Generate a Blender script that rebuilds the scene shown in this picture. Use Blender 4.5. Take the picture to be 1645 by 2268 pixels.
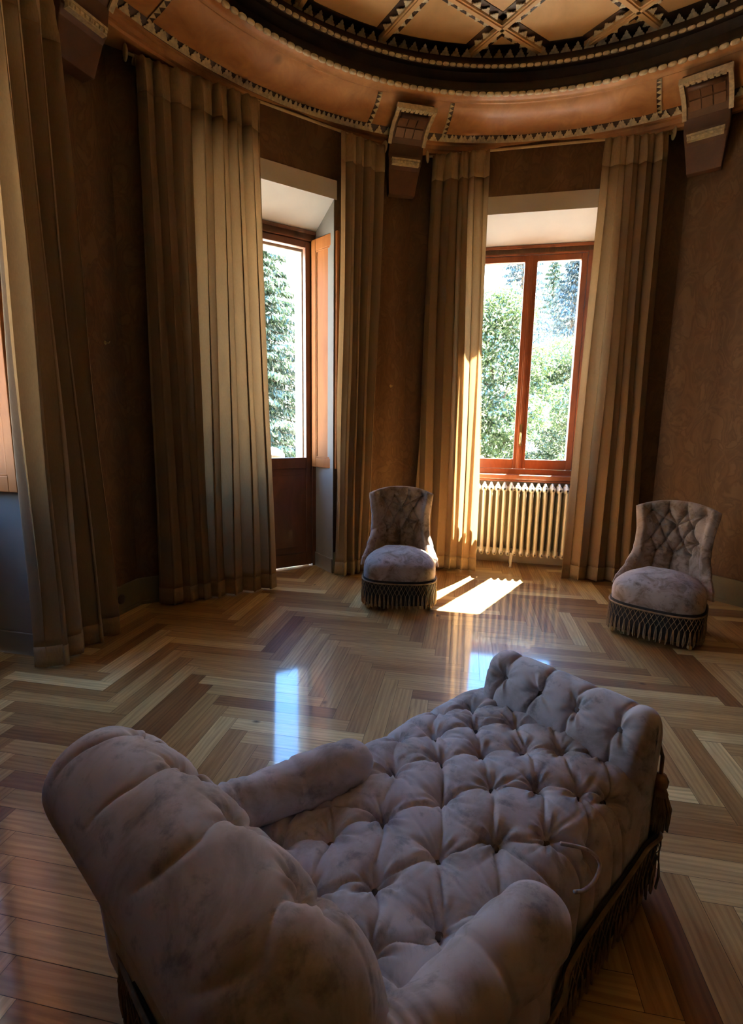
import bpy, math, random
import numpy as np
from mathutils import Matrix, Vector
R = math.radians
PI = math.pi
random.seed(7)
RNG = np.random.default_rng(11)

# ------------------------------------------------------------------ scene, camera, sky, sun, exposure
for o in list(bpy.data.objects):
    bpy.data.objects.remove(o)
scene = bpy.context.scene
COL = scene.collection
scene.view_settings.view_transform = 'Standard'
scene.view_settings.look = 'None'
scene.view_settings.gamma = 1.0
scene.view_settings.use_curve_mapping = False
scene.view_settings.exposure = 0.62
scene.cycles.max_bounces = 10
scene.cycles.diffuse_bounces = 6
scene.cycles.glossy_bounces = 4
scene.cycles.transmission_bounces = 6
scene.cycles.transparent_max_bounces = 16
scene.cycles.sample_clamp_indirect = 6.0
scene.cycles.caustics_reflective = False
scene.cycles.caustics_refractive = False
scene.cycles.use_denoising = True

cam_d = bpy.data.cameras.new('camera')
cam_d.sensor_fit = 'HORIZONTAL'
cam_d.sensor_width = 36.0
cam_d.lens = 36.0 * 1130 / 1645
cam_d.clip_start = 0.02
cam_d.clip_end = 500
cam = bpy.data.objects.new('camera', cam_d)
COL.objects.link(cam)
cam.matrix_world = Matrix.Translation((0, 0, 1.4)) @ Matrix.Rotation(R(90 - 9.6), 4, 'X') @ Matrix.Rotation(0.0165, 4, 'Z')
scene.camera = cam

SKY_STRENGTH = 13.0
world = bpy.data.worlds.new('sky')
scene.world = world
world.use_nodes = True
nt = world.node_tree
nt.nodes.clear()
wo = nt.nodes.new('ShaderNodeOutputWorld')
wb = nt.nodes.new('ShaderNodeBackground')
tc = nt.nodes.new('ShaderNodeTexCoord')
sx = nt.nodes.new('ShaderNodeSeparateXYZ')
rp = nt.nodes.new('ShaderNodeValToRGB')
nt.links.new(tc.outputs['Generated'], sx.inputs[0])
nt.links.new(sx.outputs['Z'], rp.inputs[0])
nt.links.new(rp.outputs[0], wb.inputs[0])
nt.links.new(wb.outputs[0], wo.inputs[0])
cr = rp.color_ramp
cr.elements[0].position = 0.0; cr.elements[0].color = (0.80, 0.88, 0.95, 1)
cr.elements[1].position = 1.0; cr.elements[1].color = (0.16, 0.34, 0.75, 1)
e_ = cr.elements.new(0.31); e_.color = (0.86, 0.93, 1.0, 1)
e_ = cr.elements.new(0.42); e_.color = (0.17, 0.43, 0.92, 1)
wb.inputs[1].default_value = SKY_STRENGTH

SUN_AZ, SUN_EL = R(55.0), R(58.0)
sun_d = bpy.data.lights.new('sun', 'SUN')
sun_d.energy = 200.0
sun_d.angle = R(0.6)
sun_d.color = (1.0, 0.90, 0.76)
sun = bpy.data.objects.new('sun', sun_d)
COL.objects.link(sun)
sd = Vector((math.cos(SUN_AZ) * math.cos(SUN_EL), math.sin(SUN_AZ) * math.cos(SUN_EL), math.sin(SUN_EL)))
sun.rotation_euler = sd.to_track_quat('Z', 'Y').to_euler()
sun.location = (12, 16, 20)

# ------------------------------------------------------------------ helpers
class MB:
    """collects vertices / faces / uvs, builds one mesh object"""
    def __init__(s):
        s.v = []; s.f = []; s.n = 0; s.uv = []; s.at = []
    def add(s, v, f, uv=None, at=None):
        v = np.asarray(v, float).reshape(-1, 3)
        s.v.append(v)
        for q in f:
            s.f.append(tuple(int(i) + s.n for i in q))
            if uv is not None:
                s.uv.extend([uv[i] for i in q])
            else:
                s.uv.extend([(0.0, 0.0)] * len(q))
            s.at.append(0.0 if at is None else at)
        s.n += len(v)
        return s
    def box(s, lo, hi, M=None):
        (x0, y0, z0), (x1, y1, z1) = lo, hi
        v = np.array([(x0,y0,z0),(x1,y0,z0),(x1,y1,z0),(x0,y1,z0),(x0,y0,z1),(x1,y0,z1),(x1,y1,z1),(x0,y1,z1)], float)
        if M is not None: v = xf(v, M)
        return s.add(v, [(0,3,2,1),(4,5,6,7),(0,1,5,4),(1,2,6,5),(2,3,7,6),(3,0,4,7)])
    def prism(s, plan, z0, z1, M=None):
        n = len(plan)
        z0s = z0 if hasattr(z0, '__len__') else [z0]*n
        z1s = z1 if hasattr(z1, '__len__') else [z1]*n
        v = [(p[0],p[1],a) for p,a in zip(plan,z0s)] + [(p[0],p[1],a) for p,a in zip(plan,z1s)]
        v = np.array(v, float)
        if M is not None: v = xf(v, M)
        f = [tuple(range(n))[::-1], tuple(range(n, 2*n))]
        for i in range(n):
            j = (i+1) % n
            f.append((i, j, n+j, n+i))
        return s.add(v, f)
    def grid(s, P, closed_u=False, closed_v=False, flip=False, uv=None):
        nu, nv = P.shape[:2]
        f = []
        for i in range(nu if closed_u else nu-1):
            i2 = (i+1) % nu
            for j in range(nv if closed_v else nv-1):
                j2 = (j+1) % nv
                q = (i*nv+j, i2*nv+j, i2*nv+j2, i*nv+j2)
                f.append(q[::-1] if flip else q)
        u = None
        if uv is not None: u = [tuple(x) for x in uv.reshape(-1, 2)]
        return s.add(P.reshape(-1, 3), f, u)
    def tube(s, pts, r, n=8, cap=True):
        pts = [Vector(p) for p in pts]
        rs = r if hasattr(r, '__len__') else [r]*len(pts)
        rings = []
        up = Vector((0, 0, 1))
        prev = None
        for i, p in enumerate(pts):
            a = pts[max(i-1, 0)]; b = pts[min(i+1, len(pts)-1)]
            t = (b-a).normalized()
            if prev is None:
                ref = up if abs(t.dot(up)) < .95 else Vector((1, 0, 0))
                x = t.cross(ref).normalized()
            else:
                x = (prev - t*prev.dot(t)).normalized()
            prev = x
            y = t.cross(x)
            rings.append([p + (x*math.cos(2*PI*k/n) + y*math.sin(2*PI*k/n))*rs[i] for k in range(n)])
        v = [tuple(q) for rg in rings for q in rg]
        f = []
        for i in range(len(pts)-1):
            for k in range(n):
                k2 = (k+1) % n
                f.append((i*n+k, i*n+k2, (i+1)*n+k2, (i+1)*n+k))
        if cap:
            f.append(tuple(range(n))[::-1]); f.append(tuple((len(pts)-1)*n+k for k in range(n)))
        return s.add(v, f)
    def lathe(s, prof, c=(0,0,0), n=24, axis='Z', M=None):
        P = np.zeros((n, len(prof), 3))
        for i in range(n):
            a = 2*PI*i/n
            for j, (r, z) in enumerate(prof):
                P[i, j] = (r*math.cos(a), r*math.sin(a), z)
        P = P.reshape(-1, 3)
        if M is not None: P = xf(P, M)
        P = P + np.array(c)
        return s.grid(P.reshape(n, len(prof), 3), closed_u=True)
    def build(s, name, mat, parent=None, smooth=False, attr=None):
        me = bpy.data.meshes.new(name)
        V = np.concatenate(s.v) if s.v else np.zeros((0, 3))
        me.from_pydata(V.tolist(), [], s.f)
        if any(u != (0.0, 0.0) for u in s.uv[:2000]):
            ul = me.uv_layers.new(name='UVMap')
            ul.data.foreach_set('uv', np.array(s.uv, np.float32).ravel())
        if attr:
            A = me.attributes.new(attr, 'FLOAT', 'FACE')
            A.data.foreach_set('value', np.array(s.at, np.float32))
        if smooth:
            me.polygons.foreach_set('use_smooth', [True]*len(me.polygons))
        me.materials.append(mat)
        me.update()
        o = bpy.data.objects.new(name, me)
        COL.objects.link(o)
        if parent is not None: o.parent = parent
        return o

def xf(v, M):
    M = np.array(M)
    return v @ M[:3, :3].T + M[:3, 3]

def bev(o, w=.004, seg=2):
    m = o.modifiers.new('bevel', 'BEVEL'); m.width = w; m.segments = seg; m.limit_method = 'ANGLE'; m.angle_limit = R(40)
    return o
def solid(o, t, off=0):
    m = o.modifiers.new('solid', 'SOLIDIFY'); m.thickness = t; m.offset = off
    return o

def tag(o, label=None, cat=None, group=None, kind=None):
    if label: o['label'] = label
    if cat: o['category'] = cat
    if group: o['group'] = group
    if kind: o['kind'] = kind
    return o
def empty(name, loc=(0,0,0), rz=0):
    o = bpy.data.objects.new(name, None); COL.objects.link(o)
    o.location = loc; o.rotation_euler = (0, 0, rz); o.empty_display_size = .1
    return o
def copy_tree(o, parent=None):
    c = o.copy(); COL.objects.link(c)
    if parent is not None: c.parent = parent
    for ch in [k for k in bpy.data.objects if k.parent == o]:
        copy_tree(ch, c)
    return c

# smooth random field from sines
class SN:
    def __init__(s, seed, n=7, f0=1.0, f1=3.0):
        g = np.random.default_rng(seed)
        s.k = g.uniform(f0, f1, (n, 1)) * np.stack([np.cos(t := g.uniform(0, 2*PI, n)), np.sin(t)], 1)
        s.p = g.uniform(0, 2*PI, n)
    def __call__(s, x, y):
        r = 0
        for k, p in zip(s.k, s.p): r = r + np.sin(2*PI*(k[0]*x + k[1]*y) + p)
        return r / math.sqrt(len(s.p))

# ------------------------------------------------------------------ materials
def new_mat(name):
    m = bpy.data.materials.new(name); m.use_nodes = True
    nt = m.node_tree; nt.nodes.clear()
    out = nt.nodes.new('ShaderNodeOutputMaterial')
    return m, nt, out
def N(nt, t, **kw):
    n = nt.nodes.new(t)
    for k, v in kw.items():
        if k in n.inputs: n.inputs[k].default_value = v
        else: setattr(n, k, v)
    return n
def ramp(nt, fac, stops):
    r = nt.nodes.new('ShaderNodeValToRGB')
    el = r.color_ramp.elements
    el[0].position, el[0].color = stops[0][0], (*stops[0][1], 1)
    el[1].position, el[1].color = stops[-1][0], (*stops[-1][1], 1)
    for p, c in stops[1:-1]:
        e = el.new(p); e.color = (*c, 1)
    nt.links.new(fac, r.inputs[0])
    return r
def simple(name, col, rough=.5, metal=0.0, spec=.5, noise=0.0, nscale=8, bump=0.0, coat=0.0):
    m, nt, out = new_mat(name)
    b = N(nt, 'ShaderNodeBsdfPrincipled', Roughness=rough, Metallic=metal)
    b.inputs['Specular IOR Level'].default_value = spec
    b.inputs['Base Color'].default_value = (*col, 1)
    b.inputs['Coat Weight'].default_value = coat
    if noise or bump:
        tc = N(nt, 'ShaderNodeTexCoord'); nz = N(nt, 'ShaderNodeTexNoise', Scale=nscale, Detail=5.0)
        nt.links.new(tc.outputs['Object'], nz.inputs['Vector'])
        if noise:
            d = [max(0, c*(1-noise)) for c in col]; l = [min(1, c*(1+noise)) for c in col]
            r = ramp(nt, nz.outputs[0], [(.3, d), (.7, l)])
            nt.links.new(r.outputs[0], b.inputs['Base Color'])
        if bump:
            bp = N(nt, 'ShaderNodeBump', Strength=bump, Distance=.01)
            nt.links.new(nz.outputs[0], bp.inputs['Height']); nt.links.new(bp.outputs[0], b.inputs['Normal'])
    nt.links.new(b.outputs[0], out.inputs[0])
    return m
def wood(name, dark, light, rough=.4, scale=(1.5, 14, 14), coat=0.0, coord='Object', knots=True):
    m, nt, out = new_mat(name)
    b = N(nt, 'ShaderNodeBsdfPrincipled', Roughness=rough)
    b.inputs['Coat Weight'].default_value = coat
    b.inputs['Coat Roughness'].default_value = .15
    tc = N(nt, 'ShaderNodeTexCoord'); mp = N(nt, 'ShaderNodeMapping'); mp.inputs['Scale'].default_value = scale
    nt.links.new(tc.outputs[coord], mp.inputs[0])
    nz = N(nt, 'ShaderNodeTexNoise', Scale=2.0, Detail=6.0, Roughness=.6, Distortion=.8)
    nt.links.new(mp.outputs[0], nz.inputs['Vector'])
    r = ramp(nt, nz.outputs[0], [(.28, dark), (.5, [(a+c)/2 for a, c in zip(dark, light)]), (.72, light)])
    last = r.outputs[0]
    if knots:
        v = N(nt, 'ShaderNodeTexVoronoi', Scale=1.6)
        nt.links.new(tc.outputs[coord], v.inputs['Vector'])
        k = ramp(nt, v.outputs['Distance'], [(.02, (.12, .12, .12)), (.07, (1, 1, 1))])
        mx = N(nt, 'ShaderNodeMixRGB', blend_type='MULTIPLY'); mx.inputs[0].default_value = .8
        nt.links.new(last, mx.inputs[1]); nt.links.new(k.outputs[0], mx.inputs[2]); last = mx.outputs[0]
    nt.links.new(last, b.inputs['Base Color'])
    bp = N(nt, 'ShaderNodeBump', Strength=.15, Distance=.004)
    nt.links.new(nz.outputs[0], bp.inputs['Height']); nt.links.new(bp.outputs[0], b.inputs['Normal'])
    nt.links.new(b.outputs[0], out.inputs[0])
    return m

def floor_mat():
    m, nt, out = new_mat('parquet_wood')
    b = N(nt, 'ShaderNodeBsdfPrincipled', Roughness=.42)
    uv = N(nt, 'ShaderNodeUVMap'); at = N(nt, 'ShaderNodeAttribute', attribute_name='tint')
    mp = N(nt, 'ShaderNodeMapping'); mp.inputs['Scale'].default_value = (2.2, 26, 1)
    nt.links.new(uv.outputs[0], mp.inputs[0])
    nz = N(nt, 'ShaderNodeTexNoise', Scale=1.0, Detail=6.0, Roughness=.6, Distortion=1.2)
    nt.links.new(mp.outputs[0], nz.inputs['Vector'])
    mp2 = N(nt, 'ShaderNodeMapping'); mp2.inputs['Scale'].default_value = (1.2, 9, 1)
    nt.links.new(uv.outputs[0], mp2.inputs[0])
    wv = N(nt, 'ShaderNodeTexWave', Scale=1.6, Distortion=7.0, Detail=2.0); wv.bands_direction = 'Y'
    wv.inputs['Detail Scale'].default_value = .8
    nt.links.new(mp2.outputs[0], wv.inputs['Vector'])
    base = ramp(nt, at.outputs['Fac'], [(0.0, (.24, .105, .035)), (.3, (.40, .225, .080)), (.6, (.58, .38, .150)), (1.0, (.86, .66, .31))])
    g = ramp(nt, nz.outputs[0], [(.3, (.66, .60, .55)), (.65, (1.08, 1.05, 1.0))])
    m1 = N(nt, 'ShaderNodeMixRGB', blend_type='MULTIPLY'); m1.inputs[0].default_value = .9
    nt.links.new(base.outputs[0], m1.inputs[1]); nt.links.new(g.outputs[0], m1.inputs[2])
    g2 = ramp(nt, wv.outputs[0], [(.25, (.70, .62, .55)), (.6, (1, 1, 1))])
    m2 = N(nt, 'ShaderNodeMixRGB', blend_type='MULTIPLY'); m2.inputs[0].default_value = .45
    nt.links.new(m1.outputs[0], m2.inputs[1]); nt.links.new(g2.outputs[0], m2.inputs[2])
    v = N(nt, 'ShaderNodeTexVoronoi', Scale=1.0)
    mp3 = N(nt, 'ShaderNodeMapping'); mp3.inputs['Scale'].default_value = (2.2, 3.5, 1)
    nt.links.new(uv.outputs[0], mp3.inputs[0]); nt.links.new(mp3.outputs[0], v.inputs['Vector'])
    k = ramp(nt, v.outputs['Distance'], [(.015, (.10, .08, .06)), (.06, (1, 1, 1))])
    m3 = N(nt, 'ShaderNodeMixRGB', blend_type='MULTIPLY'); m3.inputs[0].default_value = .85
    nt.links.new(m2.outputs[0], m3.inputs[1]); nt.links.new(k.outputs[0], m3.inputs[2])
    nt.links.new(m3.outputs[0], b.inputs['Base Color'])
    b.inputs['Specular IOR Level'].default_value = .25
    b.inputs['Coat Weight'].default_value = 1.0
    b.inputs['Coat IOR'].default_value = 1.5
    b.inputs['Coat Roughness'].default_value = .075
    bp = N(nt, 'ShaderNodeBump', Strength=.06, Distance=.003)
    nt.links.new(nz.outputs[0], bp.inputs['Height']); nt.links.new(bp.outputs[0], b.inputs['Normal'])
    nt.links.new(b.outputs[0], out.inputs[0])
    return m

def wallpaper():
    m, nt, out = new_mat('damask_wallpaper')
    b = N(nt, 'ShaderNodeBsdfPrincipled', Roughness=.62)
    b.inputs['Specular IOR Level'].default_value = .35
    tc = N(nt, 'ShaderNodeTexCoord')
    mp = N(nt, 'ShaderNodeMapping'); mp.inputs['Scale'].default_value = (1, 1, .55)
    nt.links.new(tc.outputs['Object'], mp.inputs[0])
    nz = N(nt, 'ShaderNodeTexNoise', Scale=7.0, Detail=3.0, Roughness=.5, Distortion=1.6)
    nt.links.new(mp.outputs[0], nz.inputs['Vector'])
    mp2 = N(nt, 'ShaderNodeMapping'); mp2.inputs['Scale'].default_value = (5.0, 5.0, .1)
    nt.links.new(tc.outputs['Object'], mp2.inputs[0])
    st = N(nt, 'ShaderNodeTexNoise', Scale=1.0, Detail=1.0)
    nt.links.new(mp2.outputs[0], st.inputs['Vector'])
    a = ramp(nt, nz.outputs[0], [(.40, (.115, .064, .032)), (.47, (.145, .083, .041)), (.56, (.105, .058, .029)), (.62, (.155, .092, .047))])
    c = ramp(nt, st.outputs[0], [(.35, (.72, .66, .60)), (.65, (1.1, 1.08, 1.05))])
    mx = N(nt, 'ShaderNodeMixRGB', blend_type='MULTIPLY'); mx.inputs[0].default_value = .8
    nt.links.new(a.outputs[0], mx.inputs[1]); nt.links.new(c.outputs[0], mx.inputs[2])
    nt.links.new(mx.outputs[0], b.inputs['Base Color'])
    bp = N(nt, 'ShaderNodeBump', Strength=.25, Distance=.006)
    nt.links.new(nz.outputs[0], bp.inputs['Height']); nt.links.new(bp.outputs[0], b.inputs['Normal'])
    nt.links.new(b.outputs[0], out.inputs[0])
    return m

def cloth_mat(name, col, tcol, trans=.5):
    m, nt, out = new_mat(name)
    tc = N(nt, 'ShaderNodeTexCoord')
    mp = N(nt, 'ShaderNodeMapping'); mp.inputs['Scale'].default_value = (60, 60, 14)
    nt.links.new(tc.outputs['Object'], mp.inputs[0])
    nz = N(nt, 'ShaderNodeTexNoise', Scale=3.0, Detail=4.0)
    nt.links.new(mp.outputs[0], nz.inputs['Vector'])
    r = ramp(nt, nz.outputs[0], [(.3, [c*.86 for c in col]), (.7, [min(1, c*1.1) for c in col])])
    d = N(nt, 'ShaderNodeBsdfDiffuse'); t = N(nt, 'ShaderNodeBsdfTranslucent')
    nt.links.new(r.outputs[0], d.inputs[0]); t.inputs[0].default_value = (*tcol, 1)
    mx = N(nt, 'ShaderNodeMixShader'); mx.inputs[0].default_value = trans
    nt.links.new(d.outputs[0], mx.inputs[1]); nt.links.new(t.outputs[0], mx.inputs[2])
    nt.links.new(mx.outputs[0], out.inputs[0])
    return m

def velvet(name, base, blot, dark, bscale=6.0):
    m, nt, out = new_mat(name)
    b = N(nt, 'ShaderNodeBsdfPrincipled', Roughness=.75)
    b.inputs['Specular IOR Level'].default_value = .15
    b.inputs['Sheen Weight'].default_value = .35
    b.inputs['Sheen Roughness'].default_value = .45
    b.inputs['Sheen Tint'].default_value = (.85, .82, .9, 1)
    tc = N(nt, 'ShaderNodeTexCoord')
    n1 = N(nt, 'ShaderNodeTexNoise', Scale=bscale, Detail=6.0, Roughness=.62, Distortion=.9)
    nt.links.new(tc.outputs['Object'], n1.inputs['Vector'])
    n2 = N(nt, 'ShaderNodeTexNoise', Scale=bscale*3.0, Detail=6.0, Roughness=.65, Distortion=.25)
    nt.links.new(tc.outputs['Object'], n2.inputs['Vector'])
    a = ramp(nt, n1.outputs[0], [(.36, blot), (.52, base), (.75, [min(1, c*1.15) for c in base])])
    k = ramp(nt, n2.outputs[0], [(.33, dark), (.45, (1, 1, 1))])
    mx = N(nt, 'ShaderNodeMixRGB', blend_type='MULTIPLY'); mx.inputs[0].default_value = .62
    nt.links.new(a.outputs[0], mx.inputs[1]); nt.links.new(k.outputs[0], mx.inputs[2])
    nt.links.new(mx.outputs[0], b.inputs['Base Color'])
    bp = N(nt, 'ShaderNodeBump', Strength=.12, Distance=.004)
    nt.links.new(n2.outputs[0], bp.inputs['Height']); nt.links.new(bp.outputs[0], b.inputs['Normal'])
    nt.links.new(b.outputs[0], out.inputs[0])
    return m

def glass_mat():
    m, nt, out = new_mat('window_glass')
    t = N(nt, 'ShaderNodeBsdfTransparent'); t.inputs[0].default_value = (.97, .985, .98, 1)
    g = N(nt, 'ShaderNodeBsdfGlossy', Roughness=.02)
    mx = N(nt, 'ShaderNodeMixShader'); mx.inputs[0].default_value = .05
    nt.links.new(t.outputs[0], mx.inputs[1]); nt.links.new(g.outputs[0], mx.inputs[2])
    nt.links.new(mx.outputs[0], out.inputs[0])
    return m

def leaf_mat(name, c1, c2, tr):
    m, nt, out = new_mat(name)
    at = N(nt, 'ShaderNodeAttribute', attribute_name='tint')
    r = ramp(nt, at.outputs['Fac'], [(0, c1), (1, c2)])
    d = N(nt, 'ShaderNodeBsdfDiffuse'); t = N(nt, 'ShaderNodeBsdfTranslucent'); g = N(nt, 'ShaderNodeBsdfGlossy', Roughness=.35)
    g.inputs[0].default_value = (.9, .95, .9, 1)
    nt.links.new(r.outputs[0], d.inputs[0]); nt.links.new(r.outputs[0], t.inputs[0])
    mx = N(nt, 'ShaderNodeMixShader'); mx.inputs[0].default_value = tr
    nt.links.new(d.outputs[0], mx.inputs[1]); nt.links.new(t.outputs[0], mx.inputs[2])
    m2 = N(nt, 'ShaderNodeMixShader'); m2.inputs[0].default_value = .10
    nt.links.new(mx.outputs[0], m2.inputs[1]); nt.links.new(g.outputs[0], m2.inputs[2])
    nt.links.new(m2.outputs[0], out.inputs[0])
    return m

M = {}
M['floor'] = floor_mat()
M['gap'] = simple('floor_joint', (.03, .018, .01), .8)
M['wall'] = wallpaper()
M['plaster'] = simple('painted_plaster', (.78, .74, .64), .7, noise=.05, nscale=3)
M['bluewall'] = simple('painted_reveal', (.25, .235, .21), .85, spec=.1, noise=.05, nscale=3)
M['frame'] = wood('window_wood', (.16, .040, .014), (.34, .10, .034), .35, (3, 3, 1), .3)
M['doorwood'] = wood('door_wood', (.10, .036, .017), (.19, .070, .032), .4, (3, 3, 1), .2)
M['shutter'] = wood('shutter_wood', (.26, .085, .020), (.36, .135, .035), .55, (4, 4, .8), 0)
M['shutter'].node_tree.nodes['Principled BSDF'].inputs['Specular IOR Level'].default_value = .12
M['cove'] = wood('cove_wood', (.38, .17, .065), (.62, .33, .13), .45, (2.5, 2.5, 2.5), .08)
M['coffer'] = wood('coffer_wood', (.56, .33, .13), (.82, .53, .24), .4, (1, 1, 1), .15)
M['darkwood'] = wood('dark_wood', (.035, .020, .012), (.07, .038, .022), .5, (3, 3, 3), 0, knots=False)
M['corbel'] = wood('corbel_wood', (.07, .032, .018), (.13, .06, .03), .5, (3, 3, 3), 0, knots=False)
M['corbelpanel'] = wood('corbel_panel', (.12, .055, .028), (.20, .095, .045), .5, (3, 3, 3), 0, knots=False)
M['gilt'] = simple('pale_gilt_carving', (.70, .60, .38), .55, noise=.25, nscale=40, bump=.3)
M['curtain'] = cloth_mat('linen_curtain', (.36, .262, .172), (.74, .58, .38), .42)
M['hem'] = cloth_mat('linen_hem', (.40, .30, .185), (.36, .26, .15), .20)
M['lining'] = cloth_mat('curtain_lining', (.66, .66, .60), (.6, .6, .5), .4)
M['velvet'] = velvet('worn_velvet', (.57, .545, .565), (.37, .34, .325), (.34, .38, .44), 5.5)
M['chairvelvet'] = velvet('chair_velvet', (.36, .29, .25), (.20, .14, .10), (.30, .30, .30), 9)
M['fringe'] = simple('fringe_thread', (.26, .165, .085), .8, noise=.35, nscale=30)
M['skirt'] = simple('dark_lining', (.035, .028, .024), .9)
M['button'] = simple('covered_button', (.15, .125, .12), .7)
M['leg'] = simple('dark_turned_wood', (.03, .016, .010), .4)
M['brass'] = simple('brass', (.55, .40, .18), .35, metal=.9)
M['rod'] = simple('pale_rod', (.62, .50, .28), .4, noise=.1)
M['radiator'] = simple('radiator_enamel', (.84, .81, .70), .38, noise=.05, nscale=12)
M['glass'] = glass_mat()
M['stone'] = simple('grey_stone', (.24, .24, .22), .85, noise=.15, nscale=14, bump=.3)
M['base'] = simple('baseboard_paint', (.16, .135, .075), .5, noise=.1, nscale=6)
M['gravel'] = simple('sunlit_gravel', (.46, .43, .36), .95, noise=.2, nscale=3)
M['bark'] = simple('bark', (.12, .09, .065), .9, noise=.3, nscale=8)
M['leaf'] = leaf_mat('leaves', (.022, .05, .014), (.075, .115, .032), .4)
M['needle'] = leaf_mat('needles', (.018, .040, .020), (.05, .08, .04), .25)
M['needleblue'] = leaf_mat('blue_needles', (.012, .028, .036), (.03, .055, .06), .25)
M['plastic'] = simple('dark_plastic', (.05, .04, .035), .5)
M['terracotta'] = simple('terracotta', (.50, .26, .15), .8)

# ------------------------------------------------------------------ room geometry
H = 1.4
CX, CY = 0.84, 2.17
ZW = 3.83            # top of the walls
VERT = [(2.58, 4.65), (0.31, 5.15), (-1.80, 3.80), (-2.31, 1.50), (-0.95, -0.52), (1.33, -0.86), (3.32, .43), (3.86, 2.64)]
NV = len(VERT)
TH = .62
def outer_verts(t):
    out = []
    for i in range(NV):
        a = np.array(VERT[i-1]); b = np.array(VERT[i]); c = np.array(VERT[(i+1) % NV])
        d1 = (b-a)/np.linalg.norm(b-a); d2 = (c-b)/np.linalg.norm(c-b)
        # CCW order seen with increasing azimuth -> outward normal is to the right of travel direction reversed
        n1 = np.array([d1[1], -d1[0]]); n2 = np.array([d2[1], -d2[0]])
        if n1 @ (b - np.array([CX, CY])) < 0: n1 = -n1
        if n2 @ (b - np.array([CX, CY])) < 0: n2 = -n2
        A_ = np.array([n1, n2]); rhs = np.array([n1 @ b + t, n2 @ b + t])
        out.append(np.linalg.solve(A_, rhs))
    return out
OUT = outer_verts(TH)

class Bay:
    """wall frame: u along the wall (left -> right seen from inside), n outward, origin at u = 0"""
    def __init__(s, i_right, i_left, u0p):
        s.R = np.array(VERT[i_right]); s.L = np.array(VERT[i_left])
        s.ir, s.il = i_right, i_left
        s.u = (s.R - s.L)/np.linalg.norm(s.R - s.L)
        s.n = np.array([-s.u[1], s.u[0]])
        s.o = np.array(u0p, float)
        s.o = s.o - s.n*(s.n @ (s.o - s.L))
        s.uL = (s.L - s.o) @ s.u; s.uR = (s.R - s.o) @ s.u
        s.M = Matrix(((s.u[0], s.n[0], 0, s.o[0]), (s.u[1], s.n[1], 0, s.o[1]), (0, 0, 1, 0), (0, 0, 0, 1)))
    def p(s, u, off, z=0):
        q = s.o + s.u*u + s.n*off
        return (q[0], q[1], z)
n1 = np.array([-.537, .843]); n2 = np.array([.216, .976])
Cc = np.array([CX, CY])
B1 = Bay(1, 2, Cc + n1*2.8)          # glazed door bay
B2 = Bay(0, 1, Cc + n2*2.8)          # window bay with the radiator
B0 = Bay(2, 3, np.array(VERT[2]))    # left bay, u = 0 at its far corner
print('bays', B1.uL, B1.uR, B2.uL, B2.uR, B0.uL, B0.uR, B1.u, B2.u)

DEP = .35     # depth of the frames
ZT, ZS = 3.44, 3.30   # top of painted lintel strip, soffit front
OPEN = {1: (-.21, .57), 2: (-.02, .56), 0: (-1.50, .57)}

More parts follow.
